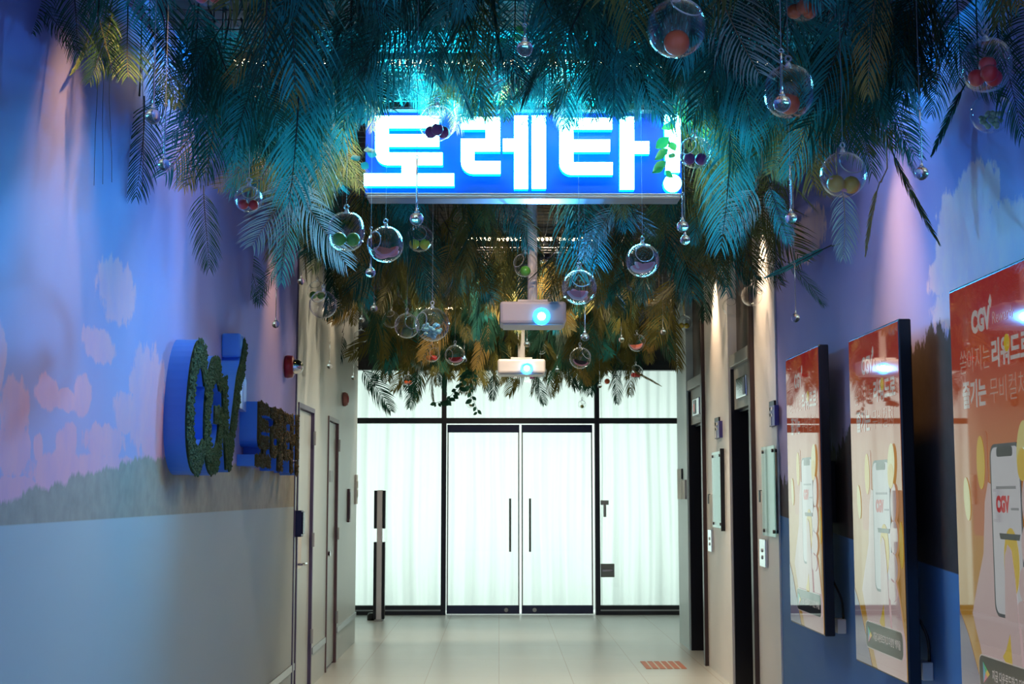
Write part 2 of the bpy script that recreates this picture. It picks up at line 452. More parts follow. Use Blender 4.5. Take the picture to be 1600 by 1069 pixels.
LIFT = [(at_x(1105, 800, XR).y, at_x(1076.5, 800, XR).y), (at_x(1183, 800, XR).y, at_x(1143.5, 800, XR).y)]
YP = at_x(1219, 800, XR).y
struct('wall_right', box((XR, Y0, 0), (XR + 0.3, YP, Z_CEIL)), M['mural_right'])
struct('wall_right', box((XR - 0.012, YP, 0), (XR + 0.6, LIFT[1][0], Z_CEIL)), M['pier_beige'])
struct('wall_right', box((XR - 0.012, LIFT[1][1], 0), (XR + 0.6, LIFT[0][0], Z_CEIL)), M['pier_beige'])
struct('wall_right', box((XR - 0.012, LIFT[0][1], 0), (XR + 0.6, YR_END, Z_CEIL)), M['pier_blue'])
struct('wall_right', box((2.75, YR_END - 0.3, 0), (2.95, 20.1, Z_CEIL)), M['wall_grey'])
struct('wall_right', box((XR + 0.6, YR_END - 0.3, 0), (2.75, YR_END, Z_CEIL)), M['wall_grey'])
struct('wall_right', box((XR + 0.6, YP, 0), (XR + 0.75, YR_END - 0.3, Z_CEIL)), M['brown_dark'])
struct('wall_back', box((-2.95, 20.0, 0), (2.95, 20.1, Z_CEIL)), M['white_paint'])

# ------------------------------------------------------------------ elevators
for i, (y0, y1) in enumerate(LIFT):
    lab = ['grey elevator beside the glass doors, red digit showing on its display', 'grey elevator nearer the screens, blank mirrored display above its door'][i]
    t = thing('elevator', lab, 'elevator', (XR + 0.2, (y0 + y1) / 2, 0))
    obj('door', box((XR + 0.30, y0 + 0.004, 0.0), (XR + 0.34, y1 - 0.004, 2.19)), M['lift_black'], t)
    bm = new_bm(); quadbox(bm, (XR + 0.005, y1 - 0.03, 0.0), (XR + 0.30, y1 - 0.004, 2.52))
    obj('jamb', bm, M['lift_black'], t)
    bm = new_bm(); quadbox(bm, (XR + 0.005, y0 + 0.004, 0.0), (XR + 0.30, y0 + 0.03, 2.52))
    obj('jamb', bm, M['lift_black'], t)
    obj('transom', box((XR + 0.03, y0 + 0.03, 2.19), (XR + 0.07, y1 - 0.03, 2.53)), M['lift_grey'], t)
    obj('header_cap', box((XR - 0.004, y0 + 0.004, 2.53), (XR + 0.1, y1 - 0.004, 2.63), 0.006), M['lift_grey'], t)
    obj('soffit', box((XR + 0.07, y0 + 0.03, 2.17), (XR + 0.30, y1 - 0.03, 2.19)), M['lift_black'], t)
    obj('upper_panel', box((XR + 0.06, y0 + 0.004, 2.63), (XR + 0.1, y1 - 0.004, 3.6)), M['brown_dark'], t)
    obj('frame', box((XR - 0.045, y0 - 0.055, 0.0), (XR - 0.012, y0 + 0.03, 3.6), 0.004), M['frame_brown'], t)
    ym = (y0 + y1) / 2 + 0.05
    d = obj('indicator', box((XR - 0.0, ym - 0.22, 2.26), (XR + 0.03, ym + 0.22, 2.42), 0.006), M['chrome'], t)
    if i == 0:
        obj('screen', box((XR - 0.004, ym - 0.02, 2.275), (XR + 0.001, ym + 0.14, 2.405)), M['black'], d)
        bm = new_bm(); text_on(bm, '1', 0.10, -(ym + 0.08), 2.30, lambda a, b, c: Vector((c, -a, b)), XR - 0.0055, bold=0.002)
        obj('digit', bm, M['indicator_red'], d)
    else:
        obj('screen', box((XR - 0.004, ym - 0.20, 2.275), (XR + 0.001, ym - 0.11, 2.405)), M['navy'], d)

# things on the piers
def on_right(px0, py0, px1, py1, X=None, thick=0.02):
    """box against the right wall covering the pixels"""
    X = XR - 0.012 if X is None else X
    a = at_x(px0, (py0 + py1) / 2, X); c = at_x(px1, (py0 + py1) / 2, X)
    p0 = at_x((px0 + px1) / 2, py0, X); p1 = at_x((px0 + px1) / 2, py1, X)
    return (X - thick, c.y, p1.z), (X, a.y, p0.z)
XP = XR - 0.012
for i, r in enumerate(((1119, 652, 1129, 685), (1205, 626, 1217, 666))):
    lo, hi = on_right(*r, thick=0.02)
    t = thing('elevator_sign', ['black and purple sign plate between the two elevators', 'black and purple sign plate on the pier beside the screens'][i], 'sign', (XP, (lo[1]+hi[1])/2, lo[2]))
    w = hi[1] - lo[1]; h = hi[2] - lo[2]
    obj('plate', box((XP - 0.014, lo[1] + w * 0.35, lo[2]), (XP, hi[1], hi[2])), M['black'], t)
    obj('purple_panel', box((XP - 0.03, lo[1], lo[2]), (XP, lo[1] + w * 0.62, hi[2] - h * 0.22)), mat('purple_panel', (0.10, 0.08, 0.35), 0.3, noise=0.1), t)
    bm = new_bm()
    quadbox(bm, (XP - 0.033, lo[1] + w * 0.42, lo[2] + h * 0.02), (XP - 0.028, lo[1] + w * 0.60, hi[2] - h * 0.25))
    quadbox(bm, (XP - 0.033, lo[1] + w * 0.18, lo[2] + h * 0.60), (XP - 0.028, lo[1] + w * 0.60, lo[2] + h * 0.74))
    quadbox(bm, (XP - 0.033, lo[1] + w * 0.24, lo[2] + h * 0.36), (XP - 0.028, lo[1] + w * 0.60, lo[2] + h * 0.48))
    obj('letter', bm, M['white_paint'], t)
for i, r in enumerate(((1118, 706, 1132, 825), (1197, 697, 1217, 838))):
    lo, hi = on_right(*r, thick=0.03)
    t = thing('notice_board', ['clear acrylic notice board on the pier between the elevators', 'clear acrylic notice board on the pier beside the screens'][i], 'notice board', (XP, (lo[1]+hi[1])/2, lo[2]))
    obj('acrylic_sheet', box((XP - 0.03, lo[1], lo[2]), (XP - 0.022, hi[1], hi[2]), 0.002), M['board'], t)
    obj('poster', box((XP - 0.020, lo[1] + 0.02, lo[2] + 0.02), (XP - 0.016, hi[1] - 0.02, hi[2] - 0.02)), mat('pale_poster', (0.55, 0.62, 0.57), 0.6, noise=0.08), t)
    for yy in (lo[1] + 0.05, hi[1] - 0.05):
        for zz in (lo[2] + 0.035, hi[2] - 0.035):
            bm = new_bm(); lathe(bm, [(0, 0), (0.012, 0), (0.012, 0.036), (0, 0.036)], (XP, yy, zz), (-1, 0, 0), 12)
            obj('standoff', bm, M['black'], t)
    if i == 0:
        obj('edge_strip', box((XP - 0.034, lo[1] - 0.012, lo[2] - 0.02), (XP, lo[1], hi[2] + 0.02)), M['black'], t)
for i, r in enumerate(((1110, 773, 1114.5, 825), (1191, 767, 1199, 832))):
    lo, hi = on_right(*r, thick=0.012)
    t = thing('notice_strip', ['narrow white notice strip above the farther call panel', 'narrow white notice strip above the nearer call panel'][i], 'notice', (XP, (lo[1]+hi[1])/2, lo[2]))
    obj('sheet', box(lo, hi), M['paper'], t)
    obj('clip', box((XP - 0.018, hi[1] - 0.01, hi[2] - 0.08), (XP, hi[1] + 0.03, hi[2] + 0.005)), M['black'], t)
for i, r in enumerate(((1109.5, 828, 1115, 862), (1191, 843, 1200, 886))):
    lo, hi = on_right(*r, thick=0.02)
    t = thing('call_panel', ['steel elevator call panel between the two elevators', 'steel elevator call panel on the pier beside the screens'][i], 'call panel', (XP, (lo[1]+hi[1])/2, lo[2]))
    obj('plate', box(lo, hi, 0.004), M['chrome'], t)
    for k in (0.35, 0.6):
        bm = new_bm(); lathe(bm, [(0, 0), (0.014, 0), (0.012, 0.006), (0, 0.007)], (XP - 0.02, (lo[1]+hi[1])/2, lo[2] + k * (hi[2]-lo[2])), (-1, 0, 0), 14)
        obj('button', bm, M['steel_soft'], t)
lo, hi = on_right(1060.5, 733, 1067, 780, thick=0.015)
t = thing('wall_notice', 'pale notice panel on the blue column by the curtains', 'notice', (XP, (lo[1]+hi[1])/2, lo[2]))
obj('panel', box(lo, hi), M['paper'], t)
obj('edge', box((XP - 0.018, lo[1] - 0.015, (lo[2]+hi[2])/2 + 0.05), (XP, lo[1], hi[2])), M['black'], t)
lo, hi = on_right(1068, 750, 1072.5, 780, thick=0.015)
t = thing('wall_notice', 'small pale plate with dark edge beside the column notice', 'notice', (XP, (lo[1]+hi[1])/2, lo[2]))
obj('panel', box(lo, hi), M['paper'], t)
obj('edge', box((XP - 0.018, lo[1] - 0.018, lo[2]), (XP, lo[1], hi[2])), M['steel_soft'], t)

# ------------------------------------------------------------------ left wall doors and fittings
for i, (y0, y1) in enumerate((D1, D2)):
    fm = (M['frame_purple'], M['frame_plum'])[i]
    d = struct('door_%d' % (i + 1), box((XL - 0.06, y0 + 0.04, 0.012), (XL - 0.02, y1 - 0.04, ZD - 0.04), 0.003), M['wall_grey'])
    bm = new_bm()
    quadbox(bm, (XL - 0.08, y0, 0), (XL + 0.006, y0 + 0.035, ZD)); quadbox(bm, (XL - 0.08, y1 - 0.045, 0), (XL + 0.006, y1, ZD))
    quadbox(bm, (XL - 0.08, y0 + 0.035, ZD - 0.035), (XL + 0.006, y1 - 0.045, ZD))
    obj('door_frame', bm, fm, d)
    for zz in (0.35, 1.1, 1.9):
        bm = new_bm(); tube(bm, [(XL + 0.012, y1 - 0.05, zz), (XL + 0.012, y1 - 0.05, zz + 0.11)], 0.011, 10)
        obj('hinge', bm, M['steel_soft'], d)
    if i == 0:
        bm = new_bm()
        lathe(bm, [(0, 0), (0.026, 0), (0.026, 0.010), (0, 0.010)], (XL - 0.02, y0 + 0.09, 1.0), (1, 0, 0), 16)
        tube(bm, [(XL - 0.01, y0 + 0.09, 1.0), (XL + 0.035, y0 + 0.09, 1.0), (XL + 0.045, y0 + 0.11, 1.0), (XL + 0.045, y0 + 0.22, 1.0)], 0.009, 10)
        obj('door_handle', bm, M['chrome'], d)
    else:
        obj('door_sign', box((XL - 0.02, y0 + 0.28, 1.62), (XL - 0.014, y0 + 0.48, 1.72)), M['steel_soft'], d)
        bm = new_bm(); tube(bm, [(XL - 0.02, y0 + 0.09, 1.0), (XL + 0.02, y0 + 0.09, 1.0)], [0.022, 0.026], 14)
        obj('door_knob', bm, M['chrome'], d)
y0 = D1[0]
tag(obj('paper_notice', box((XL - 0.02, y0 + 0.13, 0.96), (XL - 0.017, y0 + 0.38, 1.38)), M['paper']), 'white paper notice taped to the nearer left door beside its handle', 'notice')
p = at_x(459, 798, XL); q = at_x(466, 838, XL)
t = thing('card_reader', 'dark navy card reader box at the wall seam below the moss letters', 'card reader', (XL, YS + 0.07, q.z))
obj('body', box((XL, YS + 0.025, q.z), (XL + 0.05, YS + 0.14, p.z), 0.006), M['navy'], t)
obj('cover', box((XL + 0.05, YS + 0.035, q.z + 0.02), (XL + 0.062, YS + 0.13, p.z - 0.01), 0.004), M['frame_blue'], t)
# intercom strip and switch plates at the far corner
p = at_x(544.5, 764, XL); q = at_x(544.5, 816, XL)
t = thing('intercom', 'dark vertical intercom plate on the grey wall near the far corner', 'intercom', (XL, p.y, q.z))
obj('plate', box((XL - 0.004, p.y - 0.06, q.z), (XL + 0.02, p.y + 0.06, p.z), 0.004), M['frame_plum'], t)
obj('inset', box((XL + 0.02, p.y - 0.035, q.z + 0.03), (XL + 0.024, p.y + 0.035, p.z - 0.03)), M['steel_soft'], t)
p = at_x(556, 742, XL); q = at_x(556, 788, XL)
t = thing('switch_panel', 'white switch panel at the far end of the left wall', 'switch', (XL, p.y, q.z))
obj('plate', box((XL - 0.004, p.y - 0.07, q.z), (XL + 0.016, p.y + 0.07, p.z), 0.003), M['white_paint'], t)
for k in (0.25, 0.55):
    zz = q.z + k * (p.z - q.z)
    obj('switch', box((XL + 0.016, p.y - 0.04, zz), (XL + 0.022, p.y + 0.04, zz + 0.07)), M['paper'], t)

# fire alarms
p = at_x(446, 573, XL)
t = thing('fire_alarm', 'red round fire alarm with clear strobe dome beside the moss letters', 'fire alarm', p)
bm = new_bm(); lathe(bm, [(0, 0), (0.075, 0), (0.08, 0.012), (0.076, 0.05), (0.06, 0.06), (0, 0.062)], p, (1, 0, 0), 28)
obj('base', bm, M['red_plastic'], t, True)
bm = new_bm(); lathe(bm, [(0.052, 0.058), (0.05, 0.085), (0.036, 0.11), (0.018, 0.122), (0, 0.125)], p, (1, 0, 0), 24)
obj('strobe_dome', bm, M['chrome'], t, True)
p = at_x(536, 624, XL)
t = thing('fire_alarm', 'dull red fire alarm sounder above the farther left door', 'fire alarm', p)
bm = new_bm(); lathe(bm, [(0, 0), (0.065, 0), (0.068, 0.02), (0.055, 0.045), (0, 0.05)], p, (1, 0, 0), 24)
obj('base', bm, M['red_dull'], t, True)
bm = new_bm(); torus(bm, p + Vector((0.048, 0, 0)), (1, 0, 0), 0.03, 0.006)
obj('grille', bm, M['red_plastic'], t, True)

# ------------------------------------------------------------------ glass end wall
def zpx(py, Y=Y_END): return at_y(800, py, Y).z
def xpx(px, Y=Y_END, py=800): return at_y(px, py, Y).x
xw0, xw1 = -2.75, 2.75
xm0a, xm0b = xpx(689.5), xpx(697)
xm1a, xm1b = xpx(929.5), xpx(937)
z_tr0, z_tr1 = zpx(662), zpx(653.5)
z_top0, z_top1 = zpx(579), zpx(564)
z_sill = zpx(946)
def window(n, x0, x1, z0, z1, sill=None):
    w = struct('window_%d' % n, box((x0, Y_END - 0.05, z0), (x1, Y_END + 0.05, z0 + (sill or 0.03))), M['frame_black'])
    p = obj('pane', box((x0 + 0.002, Y_END - 0.006, z0 + (sill or 0.03)), (x1 - 0.002, Y_END + 0.006, z1)), M['pane'], w)
    return w
w1 = window(1, xw0, xm0a, 0.0, z_tr0, z_sill)
obj('sill_strip', box((xw0, Y_END - 0.058, z_sill * 0.42), (xm0a, Y_END - 0.05, z_sill * 0.56)), M['steel_soft'], w1)
window(2, xw0, xm0a, z_tr1 - 0.03, z_top0)
window(3, xm0b, xm1a, z_tr1 - 0.03, z_top0)
window(4, xm1b, xw1, z_tr1 - 0.03, z_top0)
w5 = window(5, xm1b, xw1, 0.0, z_tr0, z_sill)
obj('sill_strip', box((xm1b, Y_END - 0.058, z_sill * 0.42), (xw1, Y_END - 0.05, z_sill * 0.56)), M['steel_soft'], w5)
struct('trim_2', box((xm0a, Y_END - 0.06, 0), (xm0b, Y_END + 0.06, z_top0)), M['frame_black'])
struct('trim_3', box((xm1a, Y_END - 0.06, 0), (xm1b, Y_END + 0.06, z_top0)), M['frame_black'])
struct('trim_4', box((xw0, Y_END - 0.055, z_tr0), (xm0a, Y_END + 0.055, z_tr1)), M['frame_black'])
struct('trim_5', box((xm0b, Y_END - 0.055, z_tr0), (xm1a, Y_END + 0.055, z_tr1)), M['frame_black'])
struct('trim_6', box((xm1b, Y_END - 0.055, z_tr0), (xw1, Y_END + 0.055, z_tr1)), M['frame_black'])
struct('trim_7', box((xw0, Y_END - 0.07, z_top0), (xw1, Y_END + 0.07, z_top1)), M['frame_black'])
struct('wall_front', box((xw0, Y_END - 0.08, z_top1), (xw1, Y_END + 0.08, Z_CEIL)), M['ceiling'])
zr0, zr1, zb1 = zpx(676), zpx(664), zpx(946)
for n, (xa, xb, xh) in enumerate(((698.5, 811.5, 797), (815, 926, 828))):
    x0, x1 = xpx(xa), xpx(xb)
    d = struct('door_%d' % (n + 3), box((x0, Y_END - 0.02, 0.012), (x1, Y_END + 0.02, zb1)), M['frame_blue'])
    obj('top_rail', box((x0, Y_END - 0.02, zr0), (x1, Y_END + 0.02, zr1)), M['frame_blue'], d)
    obj('pane', box((x0 + 0.004, Y_END - 0.006, zb1), (x1 - 0.004, Y_END + 0.006, zr0)), M['pane'], d)
    for xs in (x0, x1 - 0.016):
        obj('edge_strip', box((xs, Y_END - 0.014, zb1), (xs + 0.016, Y_END + 0.014, zr0)), M['steel_soft'], d)
    bm = new_bm(); hx = xpx(xh); h0, h1 = zpx(862), zpx(779)
    tube(bm, [(hx, Y_END - 0.07, h0), (hx, Y_END - 0.07, h1)], 0.014, 12)
    for zz in (h0 + 0.08, h1 - 0.08): tube(bm, [(hx, Y_END - 0.07, zz), (hx, Y_END - 0.006, zz)], 0.009, 10)
    obj('door_handle', bm, mat('handle_metal', (0.20, 0.22, 0.21), 0.35, metal=0.6, noise=0.05), d)
    bm = new_bm(); lathe(bm, [(0, 0), (0.026, 0), (0.026, 0.008), (0, 0.01)], (xpx((791, 835)[n]), Y_END - 0.02, 0.06), (0, -1, 0), 18)
    obj('lock', bm, M['steel_soft'], d)
# fittings on the right pane
p0, p1 = at_y(938.5, 782, Y_END - 0.02), at_y(951, 789, Y_END - 0.02)
t = thing('pane_latch', 'small steel latch with drop lever on the right glass pane', 'latch', (p0.x, Y_END - 0.01, p1.z))
obj('plate', box((p0.x, Y_END - 0.03, p1.z), (p1.x, Y_END - 0.007, p0.z), 0.003), M['steel_soft'], t)
p2 = at_y(945, 808, Y_END - 0.02)
obj('lever', box((p2.x - 0.018, Y_END - 0.05, p2.z), (p2.x + 0.018, Y_END - 0.02, p1.z + 0.02), 0.006), M['steel_soft'], t)
p0, p1 = at_y(938.5, 881, Y_END - 0.02), at_y(960, 902, Y_END - 0.02)
t = thing('pane_lock', 'square steel lock box low on the right glass pane', 'lock', (p0.x, Y_END - 0.01, p1.z))
obj('body', box((p0.x, Y_END - 0.035, p1.z), (p1.x, Y_END - 0.007, p0.z), 0.004), mat('lock_metal', (0.25, 0.26, 0.24), 0.4, metal=0.5, noise=0.1), t)
obj('bolt', box((p0.x + 0.02, Y_END - 0.045, (p0.z+p1.z)/2 - 0.012), (p1.x - 0.02, Y_END - 0.035, (p0.z+p1.z)/2 + 0.012)), M['chrome'], t)

# curtains
def curtain_mat():
    m = bpy.data.materials.new('sheer_curtain'); m.use_nodes = True
    nt = m.node_tree; nt.nodes.clear(); L = nt.links.new
    out = nt.nodes.new('ShaderNodeOutputMaterial')
    tl = nt.nodes.new('ShaderNodeBsdfTranslucent'); tl.inputs[0].default_value = (0.92, 0.95, 0.93, 1)
    df = nt.nodes.new('ShaderNodeBsdfDiffuse'); df.inputs[0].default_value = (0.82, 0.85, 0.83, 1)
    nz = nt.nodes.new('ShaderNodeTexNoise'); nz.inputs['Scale'].default_value = 60
    geo = nt.nodes.new('ShaderNodeNewGeometry'); L(geo.outputs['Position'], nz.inputs['Vector'])
    mr = nt.nodes.new('ShaderNodeMapRange'); L(nz.outputs['Fac'], mr.inputs[0]); mr.inputs[3].default_value = 0.62; mr.inputs[4].default_value = 0.70
    mx = nt.nodes.new('ShaderNodeMixShader'); L(mr.outputs[0], mx.inputs[0]); L(df.outputs[0], mx.inputs[1]); L(tl.outputs[0], mx.inputs[2])
    L(mx.outputs[0], out.inputs[0])
    return m
M['curtain'] = curtain_mat()
for k, (x0, x1, lab) in enumerate(((-2.7, -0.70, 'white sheer curtain behind the left glass pane'), (-0.72, 1.34, 'white sheer curtain behind the double glass doors'), (1.32, 2.72, 'white sheer curtain behind the right glass pane'))):
    bm = new_bm(); rng = random.Random(40 + k)
    n = int((x1 - x0) / 0.011); ph = rng.random() * 6
    prev = None
    for i in range(n + 1):
        x = x0 + (x1 - x0) * i / n
        y = 18.34 + 0.006 * k + 0.012 * sin(x * 42 + ph + 1.7 * sin(x * 3.1)) + 0.014 * sin(x * 17 + ph * 2 + sin(x * 5)) + 0.003 * sin(x * 95)
        col = [bm.verts.new((x + 0.012 * sin(z * 2 + x * 3), y * 1.0 + 0.010 * (3.2 - z) * sin(x * 23 + z), z)) for z in (0.03, 0.6, 1.2, 1.8, 2.4, 3.2)]
        if prev:
            for a in range(5): bm.faces.new((prev[a], col[a], col[a+1], prev[a+1]))
        prev = col
    tag(obj('curtain', bm, M['curtain'], None, True), lab, 'curtain')

# security post by the glass
P0 = at_y(592, 965, 17.2); P1 = at_y(594, 766, 17.2)
t = thing('security_post', 'tall slim metal post with dark side panels before the left pane', 'post', (P0.x, 17.2, 0))
H = P1.z
obj('pole', box((P0.x - 0.032, 17.16, 0.0), (P0.x + 0.032, 17.24, H), 0.004), mat('post_grey', (0.80, 0.78, 0.84), 0.4, metal=0.0, noise=0.05), t)
zg0, zg1 = at_y(592, 847, 17.2).z, at_y(592, 826, 17.2).z
for s in (-1, 1):
    for a, c in ((0.02, zg0), (zg1, H - 0.005)):
        o = obj('side_panel', box((P0.x + s * 0.036, 17.15, a), (P0.x + s * 0.068, 17.25, c), 0.004), M['black'], t)
obj('foot', box((P0.x - 0.05, 17.1, 0), (P0.x + 0.05, 17.3, 0.018), 0.004), M['steel_soft'], t)
p = at_y(582, 962, 17.25)
bm = new_bm(); lathe(bm, [(0, 0), (0.055, 0), (0.055, 0.05), (0.04, 0.085), (0, 0.09)], (p.x - 0.01, 17.25, 0), (0, 0, 1), 20)
tag(obj('door_stopper', bm, M['black'], None, True), 'small black rounded door stopper on the floor beside the metal post', 'door stopper')

# floor marking
c0 = at_y(1035, 1038, 1); d = ray(1036, 1039.5); c0 = CAMO + d * (-CAMZ / d.z)
t = thing('floor_marking', 'small orange striped marking on the floor tiles', 'floor marking', (c0.x, c0.y, 0))
for k in range(6):
    x = c0.x - 0.155 + k * 0.062
    bm = new_bm(); prism(bm, [(x - 0.022, -0.27), (x + 0.022, -0.27), (x + 0.022, 0.27), (x - 0.022, 0.27)], lambda a, b, c: Vector((a, c0.y + b, c)), 0.0, 0.004)
    obj('stripe', bm, M['orange_tile'], t)
bm = new_bm()
for k in range(5):
    x = c0.x - 0.124 + k * 0.062
    prism(bm, [(x - 0.008, -0.26), (x + 0.008, -0.26), (x + 0.008, 0.26), (x - 0.008, 0.26)], lambda a, b, c: Vector((a, c0.y + b, c)), 0.0, 0.003)
obj('cream_lines', bm, M['cream_tile'], t)

# ------------------------------------------------------------------ the illuminated sign
YSN = 6.9
def spx(px, py): p = at_y(px, py, YSN); return (p.x, p.z)
def A6(x, y): return (540 + x / 5.714, 160 + y / 5.714)
def A7(x, y): return (800 + x / 5.161, 160 + y / 5.161)
def rect(f, x0, y0, x1, y1): return [f(x0, y0), f(x1, y0), f(x1, y1), f(x0, y1)]
def rect_rbl(f, x0, y0, x1, y1, r):
    pts = [f(x0, y0), f(x1, y0), f(x1, y1)]
    for k in range(7):
        a = radians(90 + 15 * k)
        pts.append(f(x0 + r + r * cos(a), y1 - r + r * sin(a)))
    return pts
GLYPH = {
 'to': [rect(A6,265,120,835,228), rect(A6,265,228,385,448), rect(A6,385,285,835,393), rect_rbl(A6,265,448,865,558,108), rect(A6,500,558,640,635), rect(A6,163,635,968,745)],
 're': [rect(A6,1030,130,1380,240), rect(A6,1250,240,1380,325), rect(A6,1030,325,1380,437), rect(A6,1030,437,1150,525), rect_rbl(A6,1030,525,1382,637,108),
        rect(A6,1405,325,1505,437), rect(A6,1505,118,1628,772), rect(A7,160,105,273,695)],
 'ta': [rect(A7,383,125,808,218), rect(A7,383,218,495,483), rect(A7,495,300,790,397), rect_rbl(A7,383,483,812,583,95), rect(A7,870,115,985,703), rect(A7,985,315,1107,412)],
 'mark': [[A7(1228,100), A7(1362,100), A7(1352,565), A7(1240,565)], [A7(1295 + 72*cos(2*pi*k/28), 652 + 72*sin(2*pi*k/28)) for k in range(28)]],
}
x0, zb = spx(568, 312); x1, _ = spx(1068, 312)
sign = thing('illuminated_sign', 'large glowing white and blue lettered sign hanging in the foliage', 'sign', ((x0+x1)/2, YSN + 0.08, zb))
_, zp0 = spx(800, 303); _, zp1 = spx(800, 172)
obj('back_panel', box((x0, YSN + 0.055, zp0), (x1, YSN + 0.10, zp1), 0.004), M['sign_panel'], sign)
bm = new_bm(); _, za = spx(800, 307)
quadbox(bm, (x0 + 0.01, YSN - 0.02, za + 0.002), (x1 - 0.01, YSN + 0.10, zp0), 0.003)
quadbox(bm, (x0 + 0.02, YSN - 0.035, zb), (x1 - 0.02, YSN + 0.10, za - 0.002), 0.003)
obj('bottom_rail', bm, M['sign_rail'], sign)
for g in ('to', 're', 'ta', 'mark'):
    bm = new_bm(); fn = lambda a, b, c: Vector((a, c, b))
    for poly in GLYPH[g]: prism(bm, [spx(*p) for p in poly], fn, YSN + 0.004, YSN + 0.0)
    lt = obj('letter', bm, M['letter_face'], sign)
    bm = new_bm()
    for poly in GLYPH[g]: prism(bm, [spx(*p) for p in poly], fn, YSN + 0.05, YSN + 0.004)
    obj('letter_edge', bm, M['letter_side'], lt)
bm = new_bm(); quadbox(bm, (x0 + 0.03, YSN + 0.03, zp1), (x1 - 0.03, YSN + 0.07, zp1 + 0.012))
obj('added_glow_strip', bm, M['steel_soft'], sign)  # invented strip, a housing for the added lamp below
area_light('added_cyan_fill', ((x0+x1)/2, YSN - 0.0, zp1 + 0.02), (radians(-146), 0, 0), x1 - x0 - 0.1, 0.04, 420, (0.0, 0.62, 1.0))  # added lamp, brightens the fronds above the sign
for px in (640, 980):
    x, z = spx(px, 172)
    bm = new_bm(); tube(bm, [(x, YSN + 0.08, zp1), (x, YSN + 0.08, Z_CEIL)], 0.012, 10)
    obj('hanger', bm, M['black'], sign)

# ------------------------------------------------------------------ moss letters on the left wall
def ribbon(bm, pts, w, fn, c0, c1):
    pts = [Vector(p) for p in pts]; n = len(pts)
    ws = w if isinstance(w, (list, tuple)) else [w] * n
    Lf, Rt = [], []
    for i, p in enumerate(pts):
        d = (pts[min(i+1, n-1)] - pts[max(i-1, 0)]).normalized(); nn = Vector((-d.y, d.x))
        Lf.append(p + nn * ws[i] / 2); Rt.append(p - nn * ws[i] / 2)
    def ring(c): return [bm.verts.new(fn(q.x, q.y, c)) for q in Lf], [bm.verts.new(fn(q.x, q.y, c)) for q in Rt]
    a0, b0 = ring(c0); a1, b1 = ring(c1)
    for i in range(n - 1):
        bm.faces.new((a0[i], a0[i+1], b0[i+1], b0[i])); bm.faces.new((a1[i], b1[i], b1[i+1], a1[i+1]))
        bm.faces.new((a0[i], a1[i], a1[i+1], a0[i+1])); bm.faces.new((b0[i], b0[i+1], b1[i+1], b1[i]))
    bm.faces.new((a0[0], b0[0], b1[0], a1[0])); bm.faces.new((a0[-1], a1[-1], b1[-1], b0[-1]))
def smooth_path(pts, n=6):
    P = [Vector(p) for p in pts]; out = []
    for i in range(len(P) - 1):
        p0 = P[max(i-1, 0)]; p1 = P[i]; p2 = P[i+1]; p3 = P[min(i+2, len(P)-1)]
        for k in range(n):
            t = k / n
            out.append(0.5 * ((2*p1) + (-p0+p2)*t + (2*p0-5*p1+4*p2-p3)*t*t + (-p0+3*p1-3*p2+p3)*t**3))
    out.append(P[-1]); return out
FL = lambda a, b, c: Vector((XL + c, a, b))
def tuft(bm, p, r, rng):
    """a ragged little moss cushion"""
    n = 6
    top = bm.verts.new(p + Vector((r * (0.2 + 0.55 * rng.random()), (rng.random()-0.5) * r, (rng.random()-0.5) * r)))
    ring = []
    for k in range(n):
        a = 2*pi*k/n; rr = r * (0.7 + 0.7 * rng.random())
        ring.append(bm.verts.new(p + Vector((-0.2 * r + rng.random() * r * 0.35, cos(a) * rr, sin(a) * rr))))
    for k in range(n): bm.faces.new((ring[k], ring[(k+1) % n], top))
def moss_on(bm, segs, c, rng, n, r):
    for _ in range(n):
        a, b, wa = rng.choice(segs)
        t = rng.random(); p = a.lerp(b, t); d = (b - a).normalized(); nn = Vector((-d.y, d.x))
        q = p + nn * (rng.random() - 0.5) * wa * 1.02
        tuft(bm, FL(q.x, q.y, c + rng.random() * 0.005), r * (0.6 + 0.8 * rng.random()), rng)
SW = 0.105
BIG = [
 ('C', [([(6.61,2.03),(6.55,2.14),(6.44,2.16),(6.34,2.07),(6.285,1.90),(6.30,1.76),(6.38,1.68),(6.50,1.67),(6.585,1.74)], [.07,.12,.12,.12,.125,.13,.13,.12,.08])], 'tall moss covered letter C on blue block, nearest of the wall letters'),
 ('G', [([(6.96,2.04),(6.88,2.12),(6.77,2.11),(6.68,2.0),(6.65,1.86),(6.68,1.73),(6.78,1.67),(6.90,1.70),(6.97,1.80),(6.97,1.90)], [.07,.11,.12,.12,.12,.12,.13,.12,.11,.09]), ([(6.83,1.90),(7.0,1.90)], [.09,.09])], 'moss covered letter G on blue block, second of the wall letters'),
 ('V', [([(7.05,2.10),(7.08,1.95),(7.13,1.80),(7.19,1.66)], [.10,.11,.11,.12]), ([(7.19,1.66),(7.28,1.80),(7.36,1.95),(7.44,2.10),(7.52,2.18),(7.56,2.25),(7.60,2.33)], [.12,.11,.11,.11,.10,.10,.09])], 'moss covered letter V with raised flourish, third of the wall letters'),
]
